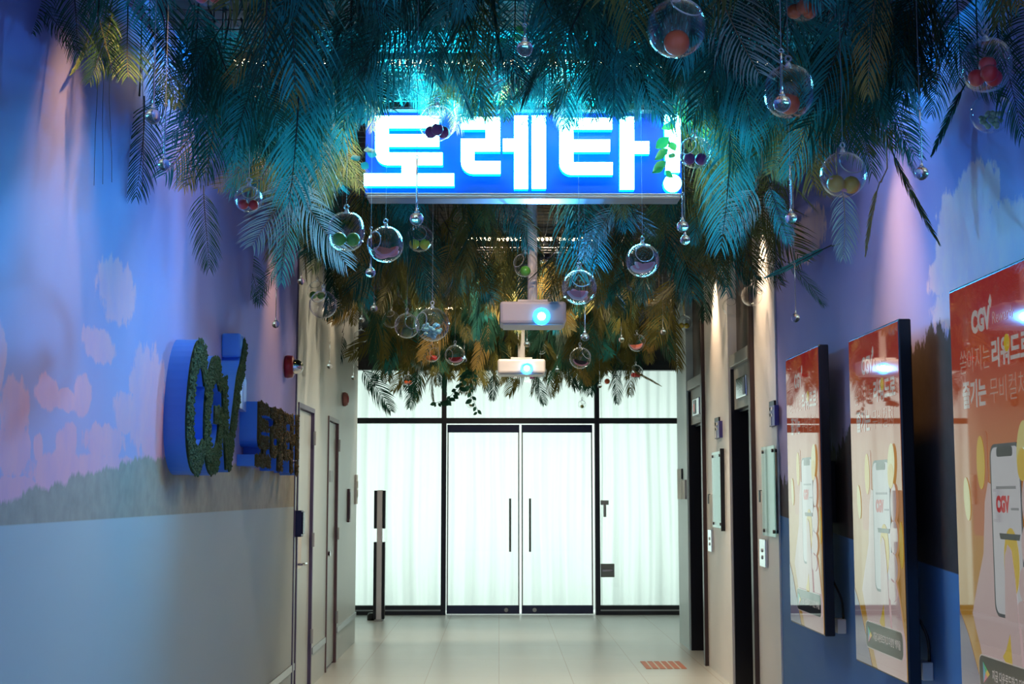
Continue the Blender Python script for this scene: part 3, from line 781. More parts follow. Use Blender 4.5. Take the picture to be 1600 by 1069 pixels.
for ch, strokes, lab in BIG:
    rng = random.Random(ch)
    t = thing('moss_letter', lab, 'letter', (XL, strokes[0][0][0][0], 1.63))
    bm = new_bm(); bm2 = new_bm(); segs = []
    for pts, ws in strokes:
        sp_ = smooth_path(pts, 5) if len(pts) > 2 else [Vector(p) for p in pts]
        n = len(sp_); wi = []
        for i in range(n):
            f = i / (n - 1) * (len(ws) - 1); k = min(int(f), len(ws) - 2); wi.append(ws[k] + (ws[k+1] - ws[k]) * (f - k))
        ribbon(bm, sp_, wi, FL, 0.0, 0.095); ribbon(bm2, sp_, [w * 0.97 for w in wi], FL, 0.095, 0.104)
        for i in range(n - 1): segs.append((sp_[i], sp_[i+1], (wi[i] + wi[i+1]) / 2))
    moss_on(bm2, segs, 0.104, rng, 900, 0.011)
    obj('blue_block', bm, M['blue_paint'], t)
    obj('moss', bm2, M['moss_green'], t)
# the bright blue end block behind the flourish of the V
tag(obj('letter_block', box((XL, 7.47, 2.24), (XL + 0.10, 7.58, 2.37), 0.012), M['blue_paint']), 'small bright blue block behind the flourish of the V', 'block')
bm = new_bm(); quadbox(bm, (XL, 7.66, 1.98), (XL + 0.07, 7.74, 2.23), 0.004)
lv = obj('ribbed_block', bm, M['blue_pale']); tag(lv, 'pale blue ribbed acrylic block beside the V, above the smaller letters', 'block')
bm = new_bm()
for k in range(5): quadbox(bm, (XL, 7.78 + 0.055 * k, 1.98), (XL + 0.065 - 0.006 * k, 7.795 + 0.055 * k, 2.20 - 0.01 * k))
obj('rib', bm, M['blue_pale'], lv)
# small Korean letters
gx0, gx1, gy0, gy1 = 568.0, 1066.0, 180.0, 296.0
ya, yb = 7.98, 9.62; za_, zb_ = 1.655, 2.045
def small(px, py):
    return (ya + (px - gx0) / (gx1 - gx0) * (yb - ya), zb_ - (py - gy0) / (gy1 - gy0) * (zb_ - za_))
for g, lab in (('to', 'small brown moss Korean syllable on bright blue block, first after the V'), ('re', 'small brown moss Korean syllable in the middle of the smaller letters'), ('ta', 'small brown moss Korean syllable next to the wall seam'), ('mark', 'small brown moss exclamation mark at the wall seam')):
    rng = random.Random(g)
    polys = [[small(*p) for p in poly] for poly in GLYPH[g]]
    t = thing('moss_letter', lab, 'letter', (XL, polys[0][0][0], za_))
    bm = new_bm(); bm2 = new_bm()
    for poly in polys:
        prism(bm, poly, FL, 0.0, 0.10); prism(bm2, poly, FL, 0.10, 0.108)
        xs = [p[0] for p in poly]; zs = [p[1] for p in poly]
        area = (max(xs) - min(xs)) * (max(zs) - min(zs))
        for _ in range(int(area * 9000)):
            tuft(bm2, FL(rng.uniform(min(xs), max(xs)), rng.uniform(min(zs), max(zs)), 0.108 + rng.random() * 0.008), 0.011 * (0.6 + 0.8 * rng.random()), rng)
    obj('blue_block', bm, M['blue_paint'], t)
    obj('moss', bm2, M['moss_brown'], t)

# ------------------------------------------------------------------ the three screens
def emit_mat(name, c, s=1.0, rough=0.02):
    return mat(name, (0.01, 0.01, 0.01), rough, emit=c, strength=s * 0.53, spec=1.0, coat=0.5)
def poster_bg():
    m = emit_mat('poster_background', (1, 0.3, 0.1), 0.42)
    nt = m.node_tree; b = nt.nodes['Principled BSDF']; L = nt.links.new
    geo = nt.nodes.new('ShaderNodeNewGeometry'); sp = nt.nodes.new('ShaderNodeSeparateXYZ'); L(geo.outputs['Position'], sp.inputs[0])
    mr = nt.nodes.new('ShaderNodeMapRange'); L(sp.outputs['Z'], mr.inputs[0]); mr.inputs[1].default_value = 0.74; mr.inputs[2].default_value = 2.30
    cr = nt.nodes.new('ShaderNodeValToRGB'); e = cr.color_ramp.elements
    e[0].position = 0.0; e[0].color = (0.85, 0.50, 0.10, 1); e[1].position = 1.0; e[1].color = (0.72, 0.035, 0.05, 1)
    for pos, c in ((0.35, (0.88, 0.42, 0.05, 1)), (0.60, (0.92, 0.27, 0.06, 1)), (0.78, (0.86, 0.12, 0.05, 1))):
        n = cr.color_ramp.elements.new(pos); n.color = c
    L(mr.outputs[0], cr.inputs[0]); L(cr.outputs[0], b.inputs['Emission Color'])
    return m
E = {
 'bg': poster_bg(), 'white': emit_mat('poster_white', (0.95, 0.85, 0.82), 0.42), 'thin': emit_mat('poster_thin_text', (0.92, 0.55, 0.45), 0.42),
 'phone': emit_mat('poster_phone', (0.78, 0.78, 0.82), 0.55), 'rim': emit_mat('poster_phone_rim', (0.10, 0.11, 0.14), 0.4), 'notch': emit_mat('poster_notch', (0.08, 0.08, 0.09), 0.3),
 'hand': emit_mat('poster_hand', (0.85, 0.62, 0.62), 0.5), 'hand2': emit_mat('poster_hand_crease', (0.66, 0.42, 0.42), 0.45), 'coin': emit_mat('poster_coin', (0.95, 0.66, 0.03), 0.5),
 'coin2': emit_mat('poster_coin_pale', (0.95, 0.85, 0.30), 0.5), 'red': emit_mat('poster_red', (0.85, 0.05, 0.06), 0.5), 'badge': emit_mat('poster_badge', (0.03, 0.035, 0.035), 0.4),
 'lav': emit_mat('poster_lavender', (0.36, 0.33, 0.48), 0.4), 'grey': emit_mat('poster_grey_text', (0.45, 0.45, 0.48), 0.4), 'g': emit_mat('badge_green', (0.05, 0.6, 0.2), 0.5),
 'b': emit_mat('badge_blue', (0.1, 0.55, 0.85), 0.5), 'y': emit_mat('badge_yellow', (0.95, 0.65, 0.05), 0.5), 'p': emit_mat('badge_pink', (0.9, 0.25, 0.35), 0.5),
 'ghost': emit_mat('poster_ghost_phone', (0.86, 0.22, 0.05), 0.42),
}
TW, TH = 0.872, 1.55
XF = XR - 0.15
def make_tv(yl, ztop, lab):
    t = thing('wall_screen', lab, 'screen', (XF + 0.05, yl - TW / 2, ztop - TH))
    fn = lambda a, b, c: Vector((XF - c, yl - a, ztop - b))      # a to the right, b downwards, c out of the screen
    obj('housing', box((XF + 0.0, yl - TW, ztop - TH), (XF + 0.055, yl, ztop), 0.006), M['tv_bezel'], t)
    bz = 0.011
    bm = new_bm(); prism(bm, [(bz, bz), (TW - bz, bz), (TW - bz, TH - bz), (bz, TH - bz)], fn, -0.001, 0.002)
    scr = obj('display', bm, E['bg'], t)
    lay = [0.002]
    def add(name, bm, m, par=scr):
        return obj(name, bm, m, par)
    def flat(polys, c):
        bm = new_bm()
        for poly in polys: prism(bm, poly, fn, c - 0.0006, c)
        return bm
    def ell(cx, cy, rx, ry, rot=0, n=28):
        return [(cx + rx*cos(2*pi*k/n)*cos(rot) - ry*sin(2*pi*k/n)*sin(rot), cy + rx*cos(2*pi*k/n)*sin(rot) + ry*sin(2*pi*k/n)*cos(rot)) for k in range(n)]
    def rrect(x0, y0, x1, y1, r, n=6):
        pts = []
        for cx, cy, a0 in ((x1-r, y0+r, -90), (x1-r, y1-r, 0), (x0+r, y1-r, 90), (x0+r, y0+r, 180)):
            for k in range(n+1):
                a = radians(a0 + 90*k/n); pts.append((cx + r*cos(a), cy + r*sin(a)))
        return pts
    fnt = lambda a, b, c: fn(a, -b, c)
    # lavender lower corner and light streak
    add('corner_shape', flat([[(bz, 1.20), (0.10, 1.28), (0.30, 1.54), (bz, 1.54)]], 0.0032), E['lav'])
    # headline texts
    bm = new_bm(); text_on(bm, 'CGV', 0.105, 0.25, -0.190, fnt, 0.0034, bold=0.006, width=0.20)
    quad = [(0.435, 0.10), (0.455, 0.075), (0.465, 0.10), (0.455, 0.125)]; prism(bm, quad, fn, 0.0028, 0.0034)
    add('logo_text', bm, E['white'])
    bm = new_bm(); text_on(bm, 'Reward·', 0.062, 0.47, -0.183, fnt, 0.0034, bold=0.0, width=0.20)
    add('logo_caption', bm, E['thin'])
    bm = new_bm(); text_on(bm, '쏟아지는', 0.10, 0.11, -0.325, fnt, 0.0034, bold=-0.0008, width=0.32)
    add('thin_headline', bm, E['thin'])
    bm = new_bm(); text_on(bm, '무비컬처', 0.10, 0.42, -0.45, fnt, 0.0034, bold=-0.0008, width=0.34)
    add('thin_headline', bm, E['thin'])
    bm = new_bm(); text_on(bm, '리워드로', 0.105, 0.45, -0.325, fnt, 0.0034, bold=0.0035, width=0.36)
    add('bold_headline', bm, E['white'])
    bm = new_bm(); text_on(bm, '즐기는', 0.105, 0.13, -0.45, fnt, 0.0034, bold=0.0035, width=0.25)
    add('bold_headline', bm, E['white'])
    add('headline_dot', flat([ell(0.60, 0.262, 0.026, 0.030)], 0.0042), E['coin'])
    # ghost phone and coins behind
    add('ghost_phone', flat([rrect(0.20, 0.55, 0.37, 0.92, 0.02)], 0.0030), E['ghost'])
    add('coin', flat([ell(0.30, 0.66, 0.042, 0.095)], 0.0040), E['coin'])
    add('coin', flat([ell(0.14, 0.79, 0.034, 0.08, -0.15)], 0.0040), E['coin2'])
    add('coin', flat([ell(0.83, 0.97, 0.030, 0.10)], 0.0040), E['coin'])
    # hand behind the phone
    add('hand_palm', flat([[(0.33, 0.80), (0.37, 0.73), (0.41, 0.74), (0.43, 0.85), (0.46, 1.0), (0.50, 1.20), (0.62, 1.20), (0.66, 1.12), (0.72, 1.1), (0.78, 1.2), (0.82, 1.30), (0.86, 1.38), (0.86, 1.54), (0.40, 1.54), (0.30, 1.42), (0.16, 1.20), (0.22, 1.10), (0.30, 0.98)]], 0.0046), E['hand'])
    # phone
    ph = flat([rrect(0.40, 0.60, 0.69, 1.19, 0.045)], 0.0054)
    phone = add('phone', ph, E['rim'])
    def sub(name, bm, m): return obj(name, bm, m, scr)
    sub('phone_display', flat([rrect(0.412, 0.612, 0.678, 1.178, 0.036)], 0.0062), E['phone'])
    sub('phone_notch', flat([rrect(0.47, 0.612, 0.62, 0.645, 0.012)], 0.0068), E['notch'])
    bm = new_bm(); text_on(bm, 'CGV', 0.07, 0.45, -0.83, fnt, 0.0068, bold=0.005, width=0.13)
    sub('phone_logo', bm, E['red'])
    bm = new_bm()
    for k in range(2): prism(bm, [(0.455, 0.745 + 0.085 * k + 0.0), (0.64, 0.745 + 0.085 * k), (0.64, 0.755 + 0.085 * k), (0.455, 0.755 + 0.085 * k)] if k == 0 else [(0.59, 0.818), (0.66, 0.818), (0.66, 0.826), (0.59, 0.826)], fn, 0.0062, 0.0068)
    sub('phone_caption', bm, E['grey'])
    add('coin', flat([ell(0.58, 1.0, 0.07, 0.115)], 0.0074), E['coin'])
    sub('phone_slot', flat([[(0.475, 0.905), (0.67, 0.905), (0.66, 0.925), (0.485, 0.925)]], 0.0080), E['notch'])
    bm = new_bm(); text_on(bm, 'R', 0.11, 0.545, -1.035, fnt, 0.0080, bold=0.0, width=0.055)
    sub('coin_letter', bm, E['hand2'])
    add('coin', flat([ell(0.72, 0.63, 0.055, 0.10, 0.2)], 0.0080), E['coin2'])
    sub('coin_shade', flat([ell(0.712, 0.675, 0.045, 0.055, 0.2)], 0.0084), E['coin'])
    # fingers over the phone
    for cx, cy, rx, ry in ((0.74, 0.79, 0.045, 0.085), (0.735, 0.94, 0.06, 0.075), (0.71, 1.07, 0.07, 0.065), (0.68, 1.17, 0.075, 0.05)):
        add('finger', flat([ell(cx, cy, rx, ry, 0.1)], 0.0074), E['hand'])
    add('thumb', flat([[(0.52, 0.98), (0.55, 0.94), (0.585, 0.96), (0.61, 1.05), (0.63, 1.22), (0.66, 1.45), (0.50, 1.45), (0.50, 1.25)]], 0.0086), E['hand'])
    add('palm_gap', flat([[(0.50, 1.30), (0.545, 1.24), (0.56, 1.37), (0.52, 1.36), (0.47, 1.32)]], 0.0092), E['coin'])
    # store badge
    bdg = add('badge_border', flat([rrect(0.225, 1.335, 0.835, 1.46, 0.035)], 0.0092), E['white'])
    sub('badge', flat([rrect(0.230, 1.340, 0.830, 1.455, 0.032)], 0.0098), E['badge'])
    tri = [(0.27, 1.36), (0.27, 1.435), (0.335, 1.3975)]; cx = (0.292, 1.3975)
    for nm, poly, mm in (('badge_mark', [tri[0], cx, tri[1]], 'b'), ('badge_mark', [tri[0], (0.312, 1.384), cx], 'g'), ('badge_mark', [(0.312, 1.384), tri[2], (0.312, 1.411), cx], 'y'), ('badge_mark', [cx, (0.312, 1.411), tri[1]], 'p')):
        sub(nm, flat([poly], 0.0104), E[mm])
    bm = new_bm(); text_on(bm, '지금 다운로드하고 다양한 혜택을', 0.042, 0.36, -1.412, fnt, 0.0104, bold=0.0008, width=0.44)
    sub('badge_text', bm, E['white'])
    # mount and cable
    obj('wall_bracket', box((XF + 0.055, yl - TW * 0.65, ztop - TH * 0.62), (XR - 0.001, yl - TW * 0.35, ztop - TH * 0.40), 0.004), M['black'], t)
    bm = new_bm(); tube(bm, smooth_path3([(XF + 0.07, yl - TW * 0.5, ztop - TH * 0.6), (XF + 0.10, yl - TW * 0.72, ztop - TH * 0.72), (XF + 0.08, yl - TW * 0.80, ztop - TH * 0.80), (XF + 0.12, yl - TW * 0.86, ztop - TH * 0.88), (XR - 0.01, yl - TW * 0.8, ztop - TH * 0.97)]), 0.006, 8)
    obj('cable', bm, M['black'], t, True)
    bm = new_bm(); quadbox(bm, (XR - 0.05, yl - TW * 0.84, ztop - TH * 1.0), (XR - 0.002, yl - TW * 0.74, ztop - TH * 0.95), 0.005)
    obj('cable_socket', bm, M['white_paint'], t)
def smooth_path3(P, n=6):
    P = [Vector(p) for p in P]; out = []
    for i in range(len(P) - 1):
        p0 = P[max(i-1, 0)]; p1 = P[i]; p2 = P[i+1]; p3 = P[min(i+2, len(P)-1)]
        for k in range(n):
            t = k / n
            out.append(0.5 * ((2*p1) + (-p0+p2)*t + (2*p0-5*p1+4*p2-p3)*t*t + (-p0+3*p1-3*p2+p3)*t**3))
    out.append(P[-1]); return out
for (px, py), lab in (((1227.5, 562), 'farthest portrait screen, nearest the elevators, washed out by curtain glare'), ((1325.5, 532), 'middle portrait screen of three, orange poster half hidden by glare'), ((1482.5, 455), 'nearest portrait screen, vivid red and orange poster with phone picture')):
    p = at_x(px, py, XF)
    make_tv(p.y, p.z, lab)

# ------------------------------------------------------------------ ceiling lights
for i, (Y, x0, x1, lab) in enumerate(((6.42, 368, 1252, 'long dark ceiling rail of warm lamps above the illuminated sign'), (11.0, 600, 1010, 'dark ceiling rail of warm lamps behind the illuminated sign'), (15.2, 640, 960, 'farthest dark ceiling rail of warm lamps near the glass doors'))):
    z = Z_CEIL - 0.10
    xa, xb = at_y(x0, 75, Y).x, at_y(x1, 75, Y).x
    if i == 1: xa, xb = -0.25, 0.75
    if i == 2: xa, xb = -0.9, 0.3
    t = thing('ceiling_light', lab, 'light', ((xa+xb)/2, Y, z))
    obj('rail', box((xa - 0.03, Y - 0.03, z + 0.012), (xb + 0.03, Y + 0.03, z + 0.045), 0.004), M['black'], t)
    for xx in (xa + 0.2, xb - 0.2):
        bm = new_bm(); tube(bm, [(xx, Y, z + 0.045), (xx, Y, Z_CEIL)], 0.006, 8); obj('hanger', bm, M['black'], t)
    proto = None; x = xa; k = 0
    while x < xb and k < 62:
        if proto is None:
            bm = new_bm(); bmesh.ops.create_icosphere(bm, subdivisions=1, radius=0.013)
            bmesh.ops.translate(bm, verts=bm.verts[:], vec=Vector((x, Y, z)))
            proto = obj('bulb', bm, M['led'], t); bx = x
        else:
            o = proto.copy(); COL.objects.link(o); o.parent = t; o.location.x = x - bx
        x += 0.034 if (k % 6) != 5 else 0.075; k += 1
    area_light('rail_glow', ((xa+xb)/2, Y, z - 0.02), (0, 0, 0), xb - xa, 0.03, (40, 66, 48)[i], (1.0, 0.78, 0.55))

# wall-washing downlights
for i, (x, y, w, lab) in enumerate(((XL + 0.34, 4.7, 110, 'nearest on the left wall'), (XL + 0.30, 9.1, 90, 'above the moss letters'), (XL + 0.20, 12.4, 25, 'between the two left doors'),
                                  (XR - 0.16, 12.0, 130, 'between the elevators'), (XR - 0.16, 9.8, 140, 'beside the nearer elevator'), (XR - 0.34, 6.45, 150, 'above the nearest screen'))):
    p = Vector((x, y, 3.50))
    t = thing('downlight', 'small black ceiling spotlight ' + lab, 'spotlight', p)
    bm = new_bm(); lathe(bm, [(0, 0.0), (0.03, 0.0), (0.036, -0.01), (0.036, 0.09), (0, 0.095)], p + Vector((0, 0, 0.02)), (0, 0, 1), 18)
    obj('can', bm, M['black'], t, True)
    bm = new_bm(); tube(bm, [p + Vector((0, 0, 0.1)), (x, y, Z_CEIL)], 0.006, 8); obj('hanger', bm, M['black'], t)
    sgn = -1 if x < 0 else 1
    spot_light('downlight_beam', p + Vector((0, 0, -0.005)), (x + sgn * 0.36, y, 1.9), w, (1.0, 0.52, 0.13) if y < 9.5 else (1.0, 0.70, 0.44), 56, 1.0, 0.03)

p = Vector((0.35, 7.25, 3.50))  # added spotlight, put in to warm the nearer projector
t = thing('downlight', 'small black added spotlight shining on the nearer projector', 'spotlight', p)
bm = new_bm(); lathe(bm, [(0, 0.0), (0.03, 0.0), (0.036, -0.01), (0.036, 0.09), (0, 0.095)], p + Vector((0, 0, 0.02)), (0, 0, 1), 18)
obj('can', bm, M['black'], t, True)
bm = new_bm(); tube(bm, [p + Vector((0, 0, 0.1)), (p.x, p.y, Z_CEIL)], 0.006, 8); obj('hanger', bm, M['black'], t)
spot_light('downlight_beam', p + Vector((0, 0, -0.005)), at_y(833, 480, 8.4), 60, (1.0, 0.66, 0.45), 46, 0.8, 0.03)

# wire grid the decoration hangs from
bm = new_bm()
x = XL + 0.03
while x < XR: quadbox(bm, (x - 0.002, 2.6, Z_GRID - 0.002), (x + 0.002, 17.8, Z_GRID + 0.002)); x += 0.12
y = 2.65
while y < 17.8: quadbox(bm, (XL + 0.01, y - 0.002, Z_GRID + 0.002), (XR - 0.02, y + 0.002, Z_GRID + 0.006)); y += 0.12
tag(obj('wire_grid', bm, M['wire']), 'dark wire grid under the ceiling that carries the hanging foliage', 'grid')

# ------------------------------------------------------------------ projectors
def projector(pc, w, h, dep, lens_px, lab, watts):
    t = thing('projector', lab, 'projector', (pc.x, pc.y + dep / 2, pc.z - h / 2))
    obj('body', box((pc.x - w/2, pc.y, pc.z - h/2), (pc.x + w/2, pc.y + dep, pc.z + h/2), 0.018), M['projector'], t)
    obj('lower_panel', box((pc.x - w/2 + 0.02, pc.y + 0.02, pc.z - h/2 - 0.008), (pc.x + w/2 - 0.02, pc.y + dep - 0.02, pc.z - h/2)), M['white_paint'], t)
    lx = lens_px.x; lz = lens_px.z
    bm = new_bm(); lathe(bm, [(0.052, 0), (0.052, 0.03), (0.044, 0.034), (0.042, 0.02), (0.0, 0.02)], (lx, pc.y, lz), (0, -1, 0), 28)
    ln = obj('lens', bm, M['lens_glow'], t, False)
    bm = new_bm(); lathe(bm, [(0.024, 0.020), (0.018, 0.028), (0.0, 0.032)], (lx, pc.y, lz), (0, -1, 0), 20)
    obj('lens_core', bm, M['lens_core'], ln, True)
    bm = new_bm(); tube(bm, [(pc.x, pc.y + dep*0.5, pc.z + h/2), (pc.x, pc.y + dep*0.5, Z_CEIL)], 0.03, 12)
    obj('mount_pole', bm, M['white_paint'], t)
    obj('mount_plate', box((pc.x - 0.09, pc.y + dep*0.25, pc.z + h/2), (pc.x + 0.09, pc.y + dep*0.75, pc.z + h/2 + 0.02)), M['white_paint'], t)
    spot_light('projector_beam', (lx, pc.y - 0.04, lz), (lx - 0.2, pc.y - 4, lz - 0.4), watts, (0.06, 0.38, 1.0), 95, 0.9, 0.02)
projector(at_y(833, 488, 8.4), 0.40, 0.135, 0.30, at_y(846, 495, 8.4), 'white ceiling projector with glowing blue lens, nearer of the two', 300)
projector(at_y(815, 572, 11.7), 0.40, 0.12, 0.30, at_y(823, 576, 11.7), 'white ceiling projector with glowing blue lens, lower and farther one', 80)

# ------------------------------------------------------------------ glass globes and their contents
STR_TOP = Z_CEIL + 0.002
def make_fruit(kind, color, c, r, rng, label, group):
    m = FM[color]; c = Vector(c)
    if kind == 'ball':
        bm = new_bm(); prof = []
        for k in range(13):
            a = pi * k / 12; rr = r * sin(a); z = -r * cos(a)
            if k > 10: z -= r * 0.10 * (k - 10)
            prof.append((0 if k in (0, 12) else rr, z))
        ax = Vector((rng.uniform(-.5, .5), rng.uniform(-.5, .5), 1))
        lathe(bm, prof, c, ax, 18)
        o = obj('toy_fruit', bm, m, None, True)
        if r > 0.017:
            bm = new_bm(); an = ax.normalized(); tube(bm, [c + an * r * 0.75, c + an * r * 1.0 + Vector((0.1*r, 0, 0.12*r))], [r*0.06, r*0.05], 6)
            obj('stem', bm, M['stem_dark'], o)
        return tag(o, label, 'fruit', group)
    if kind == 'slice':
        bm = new_bm(); n = 14; th = r * 0.16
        q = Euler((rng.uniform(-.5, .1), rng.uniform(-.3, .3), rng.uniform(-1, 1))).to_matrix()
        poly = [(r * cos(pi * k / n), -r * 0.62 * sin(pi * k / n)) for k in range(n + 1)]
        fn = lambda a, b, cc: c + q @ Vector((a, cc, b + r * 0.3))
        prism(bm, poly, fn, -th, th)
        o = obj('toy_fruit_slice', bm, m)
        bm = new_bm()
        rim = [(r * 1.04 * cos(pi * k / n), -r * 0.66 * sin(pi * k / n)) for k in range(n + 1)]
        tube(bm, [fn(a, b, 0) for a, b in rim], th * 0.9, 6)
        obj('rind', bm, FM['pink' if color != 'pink' else 'white'], o)
        return tag(o, label, 'fruit slice', group)
    if kind == 'grapes':
        bm = new_bm()
        for k in range(26):
            f = (k + 0.5) / 26; a = k * 2.4
            p = c + Vector((cos(a) * r * sqrt(f) * 0.95, sin(a) * r * sqrt(f) * 0.8, rng.uniform(-.8, .7) * r * (1.05 - f * 0.6)))
            s = bmesh.ops.create_icosphere(bm, subdivisions=2, radius=r * rng.uniform(0.19, 0.25))
            bmesh.ops.translate(bm, verts=s['verts'], vec=p)
        o = obj('toy_grapes', bm, m, None, True)
        bm = new_bm(); tube(bm, [c + Vector((0, 0, r * 0.35)), c + Vector((0.1 * r, 0, r * 0.75))], r * 0.05, 6)
        obj('stem', bm, M['stem_dark'], o)
        return tag(o, label, 'grapes', group)

CLEAR = []                             # what the fronds must leave in view: pixel, radius, depth
def globe(px, py, rpx, contents, place, shape='round', ring=None, d=None, string=True):
    """contents: list of (kind, n, color, noun)"""
    r_nom = 0.075
    if d is None:
        d = r_nom * F / rpx
        dz = 771 - py
        if dz > 5: d = max(d, (2.36 - CAMZ) * F / dz)
        if py < 320: d = min(d, 5.6)
        d = min(d, 16.2)
        if dz > 5: d = min(d, (3.10 - CAMZ) * F / dz)
    r = rpx * d / F
    c = at_y(px, py, d)
    rng = random.Random(int(px * 13 + py * 7)); CLEAR.append((px, py, rpx, d))
    what = contents[0][3] if contents else 'nothing'
    lab = ('clear glass %s holding %s, %s' % ('cloche' if shape == 'cloche' else 'globe', contents[0][4], place)) if contents else 'empty clear glass globe ' + place
    ax = Vector(ring if ring else (rng.uniform(-.9, .9), -0.6, rng.uniform(-.1, .6))).normalized()
    bm = new_bm(); seg = 40
    if shape == 'cloche':
        prof = []
        for k in range(0, 17):
            a = pi * k / 16; rr = sin(a); zz = -cos(a)
            s = (abs(rr) ** 0.72); prof.append((0 if k in (0, 16) else r * s, r * 1.05 * zz))
        inner = [(max(0, p - 0.0025) if p else 0, q * 0.965) for p, q in prof]
        lathe(bm, prof, c, (0, 0, 1), seg); lathe(bm, inner, c, (0, 0, 1), seg)
    else:
        th0 = 0.56
        for rad in (r, r - 0.0022):
            prof = []
            for k in range(17):
                a = th0 + (pi - th0) * k / 16
                prof.append((0 if k == 16 else rad * sin(a), rad * cos(a)))
            lathe(bm, prof, c, ax, seg)
    g = obj('glass_globe' if shape != 'cloche' else 'glass_cloche', bm, M['glass'], None, True, origin=(c.x, c.y, c.z - r))
    tag(g, lab, 'glass ornament', 'hanging glass ornaments with toy fruit')
    if shape != 'cloche':
        bm = new_bm(); torus(bm, c + ax * r * cos(th0), ax, (r - 0.001) * sin(th0), 0.0022, 32, 6)
        obj('rim', bm, M['chrome_glass'], g, True)
    bm = new_bm(); top = c + Vector((0, 0, r * (1.05 if shape == 'cloche' else 1.0)))
    lathe(bm, [(0.012, -0.004), (0.009, 0.004), (0.006, 0.012), (0, 0.014)], top, (0, 0, 1), 12)
    torus(bm, top + Vector((0, 0, 0.022)), (rng.uniform(-.6, .6), 1, 0), 0.009, 0.003, 16, 6)
    obj('hanging_loop', bm, M['chrome_glass'], g, True)
    bm = new_bm(); tube(bm, [top + Vector((0, 0, 0.03)), (top.x, top.y, STR_TOP)], 0.0008, 5)
    obj('string', bm, M['thread'], g)
    pl = place
    for kind, n, color, noun, *_ in contents:
        ri = r - 0.004
        grp = '%s in the glass ornament %s' % (noun, pl) if n > 1 else None
        for k in range(n):
            lb = '%s inside the glass ornament %s' % (noun, pl)
            if kind == 'ball':
                rb = ri * {1: 0.46, 2: 0.40, 3: 0.36, 4: 0.36, 5: 0.30, 6: 0.28}[n]
                if n == 1: p = c + Vector((0, 0, -(ri - rb)))
                else:
                    m_ = n if n < 4 else n - 1
                    if k < m_:
                        s = (ri - rb); need = rb / sin(pi / m_) if m_ > 1 else 0
                        need = min(need, s * 0.97); a = 2*pi*k/m_ + rng.uniform(-.1, .1) + (0.25 if m_ == 2 else 0.5)
                        p = c + Vector((cos(a) * need, sin(a) * need, -sqrt(max(0, s*s - need*need))))
                    else: p = c + Vector((rng.uniform(-.1, .1) * r, rng.uniform(-.1, .1) * r, 0.02 * r))
                make_fruit('ball', color, p, rb, rng, lb, grp)
            elif kind == 'slice':
                rs = ri * 0.66
                p = c + Vector((rng.uniform(-.12, .12) * r, (k - (n-1)/2) * rs * 0.42, -ri * 0.46))
                make_fruit('slice', color, p, rs, rng, lb, grp)
            elif kind == 'grapes':
                make_fruit('grapes', color, c + Vector((0, 0, -ri * 0.32)), ri * 0.60, rng, lb, grp)
    return g
M['chrome_glass'] = mat('clear_glass_edge', (0.85, 0.90, 0.95), 0.08, metal=0.0, noise=0.03)
M['chrome_glass'].node_tree.nodes['Principled BSDF'].inputs['Transmission Weight'].default_value = 0.7

